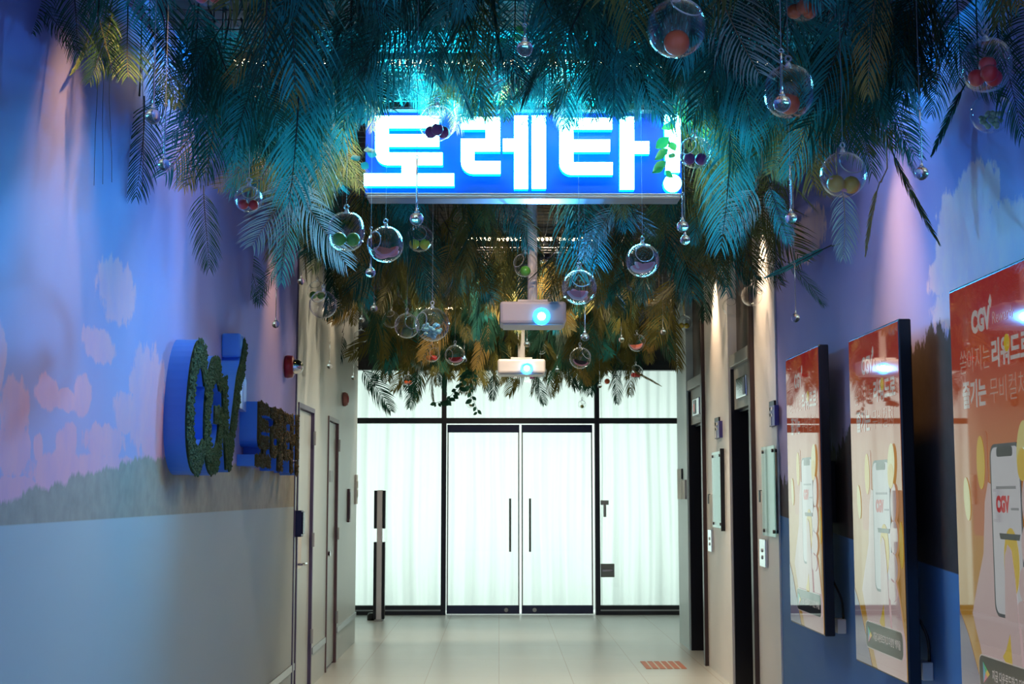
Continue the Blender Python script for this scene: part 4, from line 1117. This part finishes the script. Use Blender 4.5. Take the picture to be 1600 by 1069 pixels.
B = lambda n, col, noun, desc: [('ball', n, col, noun, desc)]
S = lambda n, col, noun, desc: [('slice', n, col, noun, desc)]
Gp = lambda col, noun, desc: [('grapes', 1, col, noun, desc)]
GLOBES = [
 (325, -22, 33, B(3, 'red', 'red toy apple', 'red apples'), 'cut off by the top left frame edge'),
 (388.5, 311, 22, B(2, 'red', 'red toy tomato', 'two red tomatoes'), 'under a golden frond near the left wall'),
 (683, 192.5, 29, B(3, 'plum', 'purple toy plum', 'purple plums'), 'in front of the first sign letter'),
 (1057, 44, 48, B(1, 'orange', 'orange red toy peach', 'one orange peach'), 'above the exclamation mark'),
 (541, 362, 29.5, B(2, 'green', 'green toy plum', 'two green plums'), 'below the left end of the sign', 'cloche'),
 (602.5, 382, 29, S(3, 'salmon', 'salmon toy melon slice', 'salmon slices'), 'second from left below the sign', 'round', (-0.7, -0.75, 0.1)),
 (655.8, 372.4, 22, B(2, 'yellow', 'yellow toy lemon', 'two yellow lemons'), 'under the drop below the first letter', 'round', (0, -1, 0.25)),
 (495.5, 455, 16, B(2, 'green', 'green toy lime', 'two green limes'), 'beside the left wall above an empty globe'),
 (505, 476, 22, [], 'beside the left wall under the limes'),
 (486, 508, 13, B(4, 'red', 'red toy cherry', 'red cherries'), 'lowest of three at the left wall'),
 (564, 526, 11, [], 'among dark fronds at the far left corner'),
 (611, 499, 14, [], 'left of the turquoise grapes'),
 (636, 509, 20, B(1, 'olive', 'olive green toy pear', 'one olive pear'), 'touching the turquoise grape globe'),
 (675.5, 507, 27, Gp('turquoise', 'turquoise toy grape bunch', 'turquoise grapes'), 'on a long string left of the projector', 'round', (-0.8, -0.7, 0.15)),
 (674.6, 552, 14, B(5, 'red', 'red toy berry', 'red berries'), 'under the turquoise grape globe'),
 (711, 555, 16, S(2, 'red', 'red toy melon slice', 'red slices'), 'left of the lower projector'),
 (689, 529, 9, [], 'tucked behind the turquoise grape globe'),
 (638, 594, 9, B(2, 'orange', 'orange toy tangerine', 'orange tangerines'), 'before the upper left window'),
 (736, 630, 8, S(1, 'olive', 'olive toy leaf slice', 'an olive slice'), 'before the window above the left door'),
 (820.7, 414, 19.5, B(1, 'green', 'green toy apple', 'one green apple'), 'above the nearer projector'),
 (850, 395, 16, B(2, 'dark', 'dark toy plum', 'dark plums'), 'behind the green apple globe'),
 (805.5, 581, 11, B(3, 'red', 'dark red toy cherry', 'dark red cherries'), 'left of the lower blue lens'),
 (844.6, 581, 9.5, S(2, 'orange', 'orange toy peach slice', 'orange slices'), 'right of the lower blue lens'),
 (832, 588, 6, B(2, 'plum', 'purple toy grape', 'purple grapes'), 'just under the lower blue lens'),
 (846, 545, 9, [], 'between the two projectors'),
 (905, 449, 28, S(3, 'pink', 'pink toy peach slice', 'pink peach slices'), 'right of the nearer projector', 'round', (0.1, -1, 0.5)),
 (1004, 407, 27, S(3, 'pink', 'pale pink toy slice', 'pale pink slices'), 'on a blue lit string below the sign', 'round', (0.05, -1, 0.35)),
 (987, 377, 6.5, B(1, 'green', 'small green toy lime', 'one small lime'), 'behind the pale pink slice globe'),
 (906.5, 559.5, 17, S(1, 'dark', 'dark toy plum slice', 'a dark slice'), 'below the long drop right of the projectors'),
 (1014.5, 465, 14, B(1, 'corn', 'brown toy fig', 'one brown fig'), 'under the pale pink slice globe'),
 (1069, 504, 11.5, B(2, 'yellow', 'golden toy lemon', 'two golden lemons'), 'near the right elevator wall corner'),
 (995, 535.6, 14, S(3, 'salmon', 'salmon toy grapefruit slice', 'salmon slices'), 'far right above the window frame'),
 (993.6, 581, 11, B(3, 'red', 'deep red toy cherry', 'deep red cherries'), 'before the upper right window'),
 (948.7, 591, 10, B(1, 'orange', 'orange toy persimmon', 'one orange persimmon'), 'right of the door frame upright'),
 (909.5, 632, 6.5, B(1, 'olive', 'olive toy fruit', 'one olive fruit'), 'lowest one before the curtains'),
 (1143, 479, 14.5, [], 'high before the nearer elevator'),
 (1174.5, 462, 17, [], 'blue tinted, beside the pier top'),
 (1254, 0, 36, B(3, 'orange', 'orange red toy apple', 'orange red apples'), 'at the top frame edge right of center'),
 (1232.5, 143, 40, B(1, 'orange', 'dull orange toy peach', 'one dull peach'), 'large, behind a drop right of the sign', 'cloche'),
 (1541, 101.5, 41, B(4, 'red', 'red toy persimmon', 'four red persimmons'), 'highest at the right wall', 'cloche'),
 (1548.6, 177, 33, Gp('jade', 'pale green toy grape bunch', 'green grapes'), 'under the red persimmons'),
 (1317.6, 273, 37, [('slice', 1, 'corn', 'yellow toy pineapple piece', 'yellow pineapple pieces'), ('ball', 2, 'corn', 'tan toy fruit', 'tan fruits')], 'among golden fronds on the right', 'round', (0.2, -1, 0.45)),
 (1086, 238, 26, B(2, 'plum', 'magenta toy plum', 'magenta plums'), 'right beside the exclamation mark'),
]
for g in GLOBES: globe(*g)

# ------------------------------------------------------------------ glass drops
def drop(px, py, rpx, stem_py, place, rn=0.022):
    d = rn * F / rpx
    dz = 771 - py
    d = max(d, (2.32 - CAMZ) * F / dz); d = min(d, 15.5)
    r = rpx * d / F; c = at_y(px, py, d); zt = at_y(px, stem_py, d).z
    h = max(zt - c.z, r * 2.2); CLEAR.append((px, py, rpx, d))
    prof = []
    for k in range(9):
        a = pi * k / 11; prof.append((0 if k == 0 else r * sin(a), -r * cos(a)))
    r8, z8 = prof[-1]
    for f, q in ((0.15, 0.55), (0.35, 0.32), (0.6, 0.2)):
        prof.append((r8 * q, z8 + (r * 2.0 - z8) * f + r * 0.4 * f))
    prof += [(r * 0.15, r * 2.2), (r * 0.13, h * 0.6 + r), (r * 0.13, h - r * 0.05), (0, h)]
    prof = sorted(set(prof), key=lambda p: p[1])
    bm = new_bm(); lathe(bm, prof, c, (0, 0, 1), 20)
    o = obj('glass_drop', bm, M['drop'], None, True)
    tag(o, 'clear glass teardrop with long stem, ' + place, 'glass drop', 'hanging glass teardrops')
    top = Vector((c.x, c.y, c.z + h))
    bm = new_bm(); torus(bm, top + Vector((0, 0, r * 0.2)), (0, 1, 0), r * 0.24, r * 0.08, 12, 5); obj('loop', bm, M['chrome_glass'], o, True)
    bm = new_bm(); tube(bm, [top + Vector((0, 0, r * 0.4)), (c.x, c.y, STR_TOP)], 0.0009, 5); obj('string', bm, M['thread'], o)
for a in [
 (239, 182, 13, 72, 'highest beside the left wall'), (256.5, 257, 10, 166, 'lower of the pair at the left wall'), (820, 76, 13, 42, 'in front of the lamp rail at top center'),
 (651, 342, 11, 248, 'crossing the first sign letter'), (579, 426, 8, 358, 'under the salmon slice globe'), (470.5, 440, 5.5, 428, 'small, left of the green limes'),
 (431, 507, 6, 452, 'low in front of the left mural'), (584.5, 482, 5.5, 466, 'small, left of two empty globes'), (515, 572, 4.5, 536, 'over the farther left door'),
 (552.5, 590, 4, 572, 'tiny, at the end of the left wall'), (565, 500, 4.5, 482, 'tiny, above the empty globe at far left'), (725.5, 562, 4, 542, 'beside the red slice globe'),
 (870.6, 398, 6, 350, 'blue lit, right of the dark plums'), (823.5, 538, 5, 497, 'bright, between the two blue lenses'), (870.6, 578, 3.5, 556, 'tiny, right of the lower projector'),
 (1066.6, 354, 9.5, 305, 'upper one below the exclamation mark'), (1070.5, 375, 8, 352, 'lower one below the exclamation mark'), (914, 526.6, 6.5, 480, 'long stem, under the pink peach globe'),
 (1036, 519, 4.5, 500, 'small, left of the golden lemons'), (971, 531, 4.5, 514, 'small, left of the far salmon slices'), (937, 603, 3.6, 580, 'tiny, on the door frame upright'),
 (1222, 162, 14, 82, 'in front of the dull peach cloche'), (1236, 341, 9.5, 258, 'long stem, above the right pier'), (1440, 271, 11, 172, 'alone before the right mural cloud'),
 (1243, 497, 7, 414, 'low, above the farthest screen'),
]: drop(*a)

# ------------------------------------------------------------------ palm fronds
def frond_mesh(seed, pairs=36, width=0.23, droop=0.10, dense=1.0, lw=0.0085, ang=0.62):
    """leaflets and stem of a frond of length 1 hanging along -Z; leaflets spread in X"""
    rng = random.Random(seed)
    def spine(t): return Vector((0.05 * sin(t * 2.2 + seed), droop * (t ** 1.8) * (1 if seed % 2 else -1), -t))
    bl, bs = new_bm(), new_bm()
    tube(bs, [spine(k / 10) for k in range(11)], [0.0075 * (1 - 0.8 * k / 10) for k in range(11)], 5)
    for i in range(pairs):
        t = 0.10 + 0.90 * (i + rng.random() * 0.4) / pairs
        for s in (-1, 1):
            p = spine(min(t, 1)); dn = (spine(min(t + 0.02, 1.02)) - spine(t - 0.02)).normalized()
            prof = sin(pi * min(1, (t * 0.92 + 0.13))) ** 0.65
            L = width * (0.35 + 0.75 * prof) * rng.uniform(0.85, 1.1)
            th = ang * (1.15 - 0.45 * t) + rng.uniform(-.08, .08)
            side = Vector((s, 0, 0))
            d0 = (dn * cos(th) + side * sin(th)).normalized()
            tip_d = (dn * 1.0 + side * 0.35 * sin(th) + Vector((0, rng.uniform(-.25, .25), -0.25))).normalized()
            nrm = d0.cross(Vector((0, 1, 0))).normalized()
            tw = Vector((0, 1, 0)) * rng.uniform(-.4, .4)
            wv = (nrm + tw).normalized()
            q = p.copy(); pr = None
            for k in range(5):
                f = k / 4
                w = lw * (0.45, 1.0, 0.95, 0.6, 0.06)[k]
                a = bl.verts.new(q + wv * w * 0.5); b = bl.verts.new(q - wv * w * 0.5)
                if pr: bl.faces.new((pr[0], a, b, pr[1]))
                pr = (a, b)
                q = q + (d0.lerp(tip_d, f * 0.9)).normalized() * L / 4
    out = []
    for nm, bm in (('palm_leaflets', bl), ('palm_stem', bs)):
        me = bpy.data.meshes.new(nm); bm.to_mesh(me); bm.free(); out.append(me)
    return out
FR = [frond_mesh(1, 30, 0.33, 0.10, lw=0.0105, ang=0.78), frond_mesh(2, 28, 0.36, 0.16, lw=0.0105, ang=0.85), frond_mesh(3, 32, 0.29, 0.06, lw=0.0095, ang=0.70), frond_mesh(4, 26, 0.38, 0.20, lw=0.0125, ang=0.82), frond_mesh(5, 32, 0.32, 0.12, lw=0.010, ang=0.72),
      frond_mesh(7, 24, 0.34, 0.10, lw=0.021, ang=0.78), frond_mesh(8, 24, 0.32, 0.14, lw=0.021, ang=0.72)]
STRIP = frond_mesh(6, 26, 0.16, 0.22, lw=0.012, ang=0.25)
MESHES = {}
def frond_data(v, kind):
    if (v, kind) not in MESHES:
        src = STRIP if v == 9 else FR[v]
        a = src[0].copy(); b = src[1].copy()
        a.materials.append(M['leaf_' + kind]); b.materials.append(M['stem_tan'] if kind in ('gold', 'pale') else M['stem_dark'])
        MESHES[(v, kind)] = (a, b)
    return MESHES[(v, kind)]
def frond_matrix(base, tip, roll, wscale=1.0):
    d = tip - base; L = d.length
    q = Vector((0, 0, -1)).rotation_difference(d.normalized())
    return Matrix.Translation(base) @ q.to_matrix().to_4x4() @ Matrix.Rotation(roll, 4, 'Z') @ Matrix.Diagonal((L * wscale, L, L, 1))
FR_COUNT = {}
KIND_WORDS = {'green': 'dark green', 'teal': 'cyan lit green', 'pale': 'pale silvery', 'gold': 'dry golden', 'olive': 'olive brown', 'fresh': 'fresh green'}
def zone_of(p, tip):
    if p.y > 11.5: return 'farther canopy near the glass doors'
    if p.y > 7.0: return 'canopy behind the illuminated sign'
    if tip.x < -0.72: return 'canopy along the left wall, before the sign'
    if tip.x > 1.02: return 'canopy along the right wall, before the sign'
    return 'canopy directly before and above the sign'
def frond(base, tip, v, kind, roll, w=1.0):
    if base.y > 9.8 and v < 5: v = 5 + v % 2
    a, b = frond_data(v, kind)
    z = zone_of(base, tip)
    lab = '%s palm frond in the %s' % (KIND_WORDS[kind], z)
    o = bpy.data.objects.new('palm_frond', a); COL.objects.link(o)
    o.matrix_world = frond_matrix(base, tip, roll, w)
    tag(o, lab, 'palm frond', '%s fronds of the %s' % (KIND_WORDS[kind], z))
    s = bpy.data.objects.new('stem', b); COL.objects.link(s); s.parent = o
    bm = new_bm(); up = Vector((base.x, base.y, STR_TOP)); dirn = (base - tip).normalized()
    mid = base + dirn * min(0.08, (STR_TOP - base.z) * 0.4) if dirn.z > 0 else base.lerp(up, 0.3)
    tube(bm, [base, mid, Vector((mid.x, mid.y, STR_TOP))], [0.0045, 0.0035, 0.002], 5)
    me = bpy.data.meshes.new('twig'); bm.to_mesh(me); bm.free(); me.materials.append(b.materials[0])
    tw = bpy.data.objects.new('twig', me); COL.objects.link(tw); tw.parent = o; tw.matrix_parent_inverse = o.matrix_world.inverted()
    return o

LAMPS = False
SIGN_BOX = (560, 205, 1072, 316)
def blocked(base, tip, rad):
    """does this frond stand before the sign, a projector or beyond a wall?"""
    for k in range(0, 6):
        p = base.lerp(tip, k / 5)
        m = rad * (0.75 if 0 < k < 5 else 0.4)
        if p.x - m * 0.55 < XL + 0.06 or p.x + m * 0.55 > XR - 0.07: return True
        if (p.x - m * 0.5 < XL + 0.5 and abs(p.y - 4.7) < 0.5) or (p.x + m * 0.5 > XR - 0.5 and abs(p.y - 6.45) < 0.45): return True
        px, py = to_px(p); mp = m * F / p.y * 0.5
        if p.y < YSN + 0.2 and SIGN_BOX[0] - mp < px < SIGN_BOX[2] + mp and py > SIGN_BOX[1] - 10: return True
        if abs(p.y - (YSN + 0.06)) < m * 0.6 and abs(p.x - 0.12) < 0.85 and p.z < 3.40: return True
        for (gx, gy, gr, gd) in CLEAR:
            if p.y < gd + 0.1 and (gx - px) ** 2 + (gy - py) ** 2 < (gr * 0.9 + mp * 0.45) ** 2: return True
        if LAMPS and p.y < 6.6 and 360 < px < 1260 and 75 - mp * 0.5 < py < 75 + mp * 0.5: return True
        for (a, b, c, d, Y) in ((772, 462, 892, 514, 8.5), (770, 552, 866, 590, 11.8)):
            if p.y < Y + 0.4 and a - mp * 0.8 < px < c + mp * 0.8 and b - 6 < py < d + 8: return True
    return False

# the large fronds the eye catches: base pixel, tip pixel, depth, mesh, kind, roll
HERO = [
 (15,-70,8,52,4.5,0,'green',0.2), (60,-60,72,66,4.5,1,'green',-0.3), (100,-60,118,78,4.6,0,'green',0.1), (150,-40,160,105,4.8,4,'green',-0.2), (190,-30,205,140,5.0,1,'green',0.4), (250,-20,250,150,5.1,0,'green',0.1),
 (310,-10,320,170,5.4,2,'green',0.2), (350,20,330,215,5.8,1,'teal',0.1), (300,60,285,180,5.8,0,'green',-0.4),
 (1420,-30,1410,130,5.0,1,'green',0.2), (1480,-40,1500,120,4.7,0,'green',-0.3), (1560,-50,1575,110,4.5,2,'green',0.2), (1600,-20,1590,160,4.5,1,'green',0.4), (1380,40,1370,190,5.4,0,'green',0.3), (1310,20,1310,190,5.6,2,'teal',0.2),
 (218,150,212,300,5.6,0,'green',0.2), (325,290,320,412,6.6,4,'green',0.1), (345,215,296,300,6.0,1,'green',0.4), (400,240,340,305,6.4,1,'gold',0.3), (405,235,432,315,6.5,4,'gold',-0.2),
 (453,40,452,305,5.0,0,'teal',0.1), (420,60,375,245,5.2,2,'teal',0.5), (468,255,398,398,6.0,1,'pale',0.2), (455,262,528,412,6.1,4,'pale',-0.2), (460,300,445,440,6.8,2,'teal',0.0),
 (372,385,408,470,8.4,0,'green',0.3), (448,392,402,470,8.3,2,'green',-0.3), (515,165,560,285,6.6,4,'gold',0.3), (520,150,495,310,6.3,0,'gold',-0.4), (560,60,545,230,5.8,2,'teal',0.3),
 (640,20,610,178,5.6,1,'teal',-0.2), (690,-10,745,165,5.4,0,'teal',0.2), (760,40,800,178,5.8,2,'teal',0.1), (870,10,835,170,5.7,4,'teal',-0.3), (960,10,925,175,5.5,1,'teal',0.2), (1010,20,1040,180,5.9,0,'teal',0.1),
 (730,105,715,198,6.6,0,'gold',0.2), (600,110,585,200,6.6,2,'gold',-0.3), (870,130,880,196,6.6,4,'pale',0.3), (690,140,672,200,6.6,1,'pale',0.3),
 (1128,160,1132,380,5.6,0,'teal',0.05), (1180,285,1128,378,6.0,1,'pale',0.2), (1205,285,1232,372,6.2,4,'teal',0.2), (1310,290,1322,398,6.0,0,'pale',0.1), (1376,285,1322,400,5.9,9,'gold',0.6),
 (1392,225,1436,400,5.8,9,'olive',0.3), (1255,190,1200,285,6.2,1,'gold',0.2), (1305,150,1268,262,6.1,4,'olive',-0.2), (1240,150,1290,260,6.3,0,'gold',0.1), (1365,110,1442,252,5.3,4,'green',0.8), (1512,130,1422,248,4.9,9,'green',0.4),
 (1462,40,1462,170,4.9,0,'green',0.1), (1340,20,1400,180,5.0,2,'green',0.3), (1285,60,1330,230,5.5,0,'green',-0.2), (1560,20,1600,200,4.6,4,'green',0.1), (1200,60,1160,200,5.4,1,'green',0.2), (1125,40,1100,180,5.6,2,'teal',0.2),
 (1150,385,1180,455,8.3,9,'teal',0.3), (1300,385,1178,425,7.6,9,'teal',0.5), (1228,410,1292,470,7.6,0,'green',0.6), (1100,300,1090,380,7.4,2,'teal',0.1),
 (968,320,912,396,7.6,4,'pale',0.2), (560,575,610,640,14.6,0,'green',0.2), (650,575,640,635,14.6,2,'green',0.2), (770,580,770,628,14.8,1,'green',0.1), (830,585,850,630,14.5,4,'green',0.1), (960,580,965,628,14.5,0,'green',0.3), (590,580,575,612,14.8,1,'green',0.4),
 (985,575,1030,612,14.5,9,'gold',0.2), (900,560,920,605,14.0,1,'gold',0.2), (1050,440,1010,500,9.6,1,'gold',0.2), (870,415,885,468,9.3,0,'gold',0.1), (540,400,568,470,9.0,1,'gold',0.2), (700,470,660,560,11.8,4,'gold',0.2), (760,500,745,580,12.2,1,'gold',0.1), (720,400,690,440,9.0,0,'gold',0.3),
 (535,520,520,575,13.2,0,'green',0.2), (140,60,100,130,4.8,9,'green',0.4), (30,10,10,60,4.4,4,'green',0.2), (60,0,130,70,4.5,2,'green',0.3), (170,20,140,120,4.8,0,'green',0.2), (255,30,285,160,5.0,2,'green',0.3),
]
n_ind = 0
for (bx_, by_, tx, ty, Y, v, kind, roll) in HERO:
    b = at_y(bx_, by_, Y); tp = at_y(tx, ty, Y - 0.12)
    frond(b, tp, v, kind, roll); n_ind += 1
rng = random.Random(21)
GAPS = []
KP = (['green'] * 9 + ['teal'] * 7 + ['gold'] * 3 + ['olive'] * 4 + ['pale'] * 1)
def random_frond(Y0_, Y1_, zlo, rng):
    global LAMPS
    LAMPS = rng.random() < 0.55
    for _ in range(60):
        Y = rng.uniform(Y0_, Y1_); X = rng.uniform(XL + 0.22, XR - 0.22)
        L = rng.uniform(0.42, 0.80)
        az = rng.uniform(0, 2*pi); el = rng.uniform(0.05, 0.75)
        base = Vector((X, Y, rng.uniform(3.12, 3.44)))
        tip = base + Vector((cos(az) * sin(el), sin(az) * sin(el) * 0.6, -cos(el))) * L
        if tip.z < zlo + 0.10 * rng.random(): continue
        if blocked(base, tip, 0.23 * L * 1.3): continue
        return base, tip
    return None
for (ya_, yb_, n, zlo) in ((3.6, 6.9, 84, 2.74), (6.95, 11.5, 55, 2.66), (11.5, 14.6, 28, 2.58)):
    for _ in range(n):
        if n_ind >= 300: break
        r_ = random_frond(ya_, yb_, zlo, rng)
        if not r_: continue
        kp = KP if ya_ < 6.9 else KP + ['gold'] * 5 + ['olive'] * 8
        frond(r_[0], r_[1], rng.randrange(5), rng.choice(kp), rng.uniform(-0.7, 0.7) + (pi if rng.random() < .5 else 0), 1.0); n_ind += 1
rngg = random.Random(77)
for _ in range(64):
    for _k in range(80):
        Y = rngg.uniform(4.7, 6.75); X = rngg.uniform(-0.95, 1.15)
        zt = CAMZ + (771 - rngg.uniform(110, 200)) * Y / F
        base = Vector((X, Y, rngg.uniform(max(zt + 0.15, 3.2), 3.5)))
        tip = Vector((X + rngg.uniform(-.28, .28), Y + rngg.uniform(-.35, .25), zt))
        if (base - tip).length < 0.28: continue
        if not blocked(base, tip, 0.12): break
    else: continue
    GAPS.append((base, tip))
for base, tip in GAPS:
    frond(base, tip, rngg.randrange(5), rngg.choice(['teal', 'teal', 'teal', 'pale', 'gold', 'green']), rngg.uniform(-0.8, 0.8)); n_ind += 1
# the uncounted mass behind and above
mass = {k: new_bm() for k in ('green', 'teal', 'olive')}
for (ya_, yb_, n, zlo) in ((2.9, 4.6, 170, 2.98), (4.6, 6.85, 190, 2.88), (7.1, 11.5, 170, 2.74), (11.5, 17.6, 190, 2.62)):
    for _ in range(n):
        r_ = random_frond(ya_, yb_, zlo, rng)
        if not r_: continue
        u = rng.random(); kind = ('green' if u < 0.7 else 'teal') if ya_ < 4 else ('green' if u < 0.40 else ('teal' if (u < 0.9 and ya_ < 6) else 'olive'))
        mt = frond_matrix(r_[0], r_[1], rng.uniform(0, 6.28))
        for me in FR[rng.randrange(5) if r_[0].y < 9.8 else 5 + rng.randrange(2)]:
            bm = mass[kind]; n0 = len(bm.verts)
            bm.from_mesh(me); bm.verts.ensure_lookup_table()
            bmesh.ops.transform(bm, matrix=mt, verts=bm.verts[n0:])
LAMPS = False
for _ in range(60):
    for _k in range(60):
        Y = rngg.uniform(5.7, 6.72); X = rngg.uniform(-0.75, 0.95)
        zt = CAMZ + (771 - rngg.uniform(140, 196)) * Y / F
        base = Vector((X, Y, rngg.uniform(zt + 0.22, max(zt + 0.24, 3.55))))
        tip = Vector((X + rngg.uniform(-.22, .22), Y + rngg.uniform(-.25, .05), zt))
        if not blocked(base, tip, 0.10): break
    else: continue
    mt = frond_matrix(base, tip, rngg.uniform(-0.8, 0.8))
    for me in FR[rngg.randrange(5)]:
        bm = mass['teal']; n0 = len(bm.verts)
        bm.from_mesh(me); bm.verts.ensure_lookup_table()
        bmesh.ops.transform(bm, matrix=mt, verts=bm.verts[n0:])
for kind, bm in mass.items():
    o = obj('palm_foliage', bm, M['leaf_' + kind])
    tag(o, {'green': 'mass of dark green palm foliage filling the canopy under the ceiling', 'teal': 'mass of cyan lit green palm foliage filling the front of the canopy', 'olive': 'mass of olive palm foliage filling the rear of the canopy'}[kind], 'foliage')
    o['kind'] = 'stuff'

# ------------------------------------------------------------------ leafy vines
def vine(pts, kind, n, size, lab, rng, w=0.6):
    path = smooth_path3(pts, 6)
    t = thing('leafy_vine', lab, 'vine', path[-1])
    bm = new_bm(); tube(bm, path, 0.0022, 5); obj('stem', bm, M['stem_dark'], t)
    bm = new_bm()
    for k in range(n):
        f = (k + 0.5) / n * (len(path) - 1); i = int(f); p = path[i].lerp(path[min(i+1, len(path)-1)], f - i)
        a = rng.uniform(0, 2*pi); d = Vector((cos(a), sin(a) * 0.6, -0.5 + rng.uniform(-.3, .3))).normalized()
        s = d.cross(Vector((rng.uniform(-.4, .4), 1, rng.uniform(-.4, .4)))).normalized()
        L = size * rng.uniform(0.7, 1.2); nn = s.cross(d) * L * 0.10
        q0 = p + d * 0.01; rows = []
        for g, ww in ((0, 0.05), (0.2, 0.7), (0.45, 1.0), (0.7, 0.8), (0.9, 0.35), (1.0, 0.02)):
            c_ = q0 + d * L * g
            rows.append((bm.verts.new(c_ + s * L * w * 0.5 * ww + nn), bm.verts.new(c_), bm.verts.new(c_ - s * L * w * 0.5 * ww + nn)))
        for r0, r1 in zip(rows, rows[1:]):
            bm.faces.new((r0[0], r1[0], r1[1], r0[1])); bm.faces.new((r0[1], r1[1], r1[2], r0[2]))
    obj('leaves', bm, M['leaf_' + kind], t, True)
rng = random.Random(5)
vine([at_y(1075, 85, 6.3), at_y(1070, 130, 6.25), at_y(1058, 180, 6.3), at_y(1045, 225, 6.3), at_y(1038, 268, 6.3)], 'fresh', 20, 0.075, 'fresh green leafy vine trailing over the exclamation mark', rng)
vine([at_y(1110, 90, 6.2), at_y(1092, 130, 6.2), at_y(1085, 170, 6.2), at_y(1095, 205, 6.2)], 'fresh', 18, 0.085, 'bright green leafy vine right of the sign top', rng)
vine([at_y(1045, 80, 6.0), at_y(1040, 110, 6.0), at_y(1050, 140, 6.0)], 'gold', 10, 0.09, 'yellow leafy sprig above the exclamation mark', rng, 0.5)
vine([at_y(800, 40, 5.8), at_y(795, 65, 5.8), at_y(785, 85, 5.8)], 'fresh', 6, 0.06, 'small green leafy sprig at the lamp rail center', rng)
vine([at_y(690, 95, 6.4), at_y(675, 105, 6.4), at_y(660, 100, 6.4)], 'teal', 6, 0.055, 'round leaved teal sprig above the first sign letter', rng, 0.8)
vine([at_y(385, 110, 6.0), at_y(370, 140, 6.0), at_y(355, 160, 6.0)], 'olive', 8, 0.07, 'olive round leaved sprig before the wire grid on the left', rng, 0.8)
vine([at_y(575, 225, 6.2), at_y(568, 240, 6.2), at_y(560, 255, 6.2)], 'teal', 4, 0.06, 'teal round leaved sprig left of the first sign letter', rng, 0.8)
vine([at_y(735, 575, 14.2), at_y(720, 600, 14.2), at_y(700, 622, 14.2), at_y(680, 630, 14.2)], 'green', 26, 0.075, 'dark leafy vine silhouetted before the left door frame upright', rng, 0.6)
vine([at_y(740, 580, 14.2), at_y(735, 610, 14.2), at_y(748, 645, 14.2)], 'green', 14, 0.07, 'dark leafy vine silhouetted above the left glass door', rng, 0.6)
# hair-thin dangling strands at the left
for k, (px, y0_, y1_, dx) in enumerate(((100, 110, 165, 0), (121, 118, 265, -1), (152, 115, 290, -6), (162, 118, 288, -3), (172, 122, 285, 2), (223, 90, 300, 0))):
    bm = new_bm(); P = [at_y(px + dx * f * f + 1.5 * sin(f * 5 + k), y0_ + (y1_ - y0_) * f, 5.0) for f in (0, .25, .5, .75, 1)]
    tube(bm, P, 0.0012, 4)
    tag(obj('root_strand', bm, M['stem_dark']), 'hair thin dark strand dangling before the left mural', 'strand', 'dangling strands at the left wall')
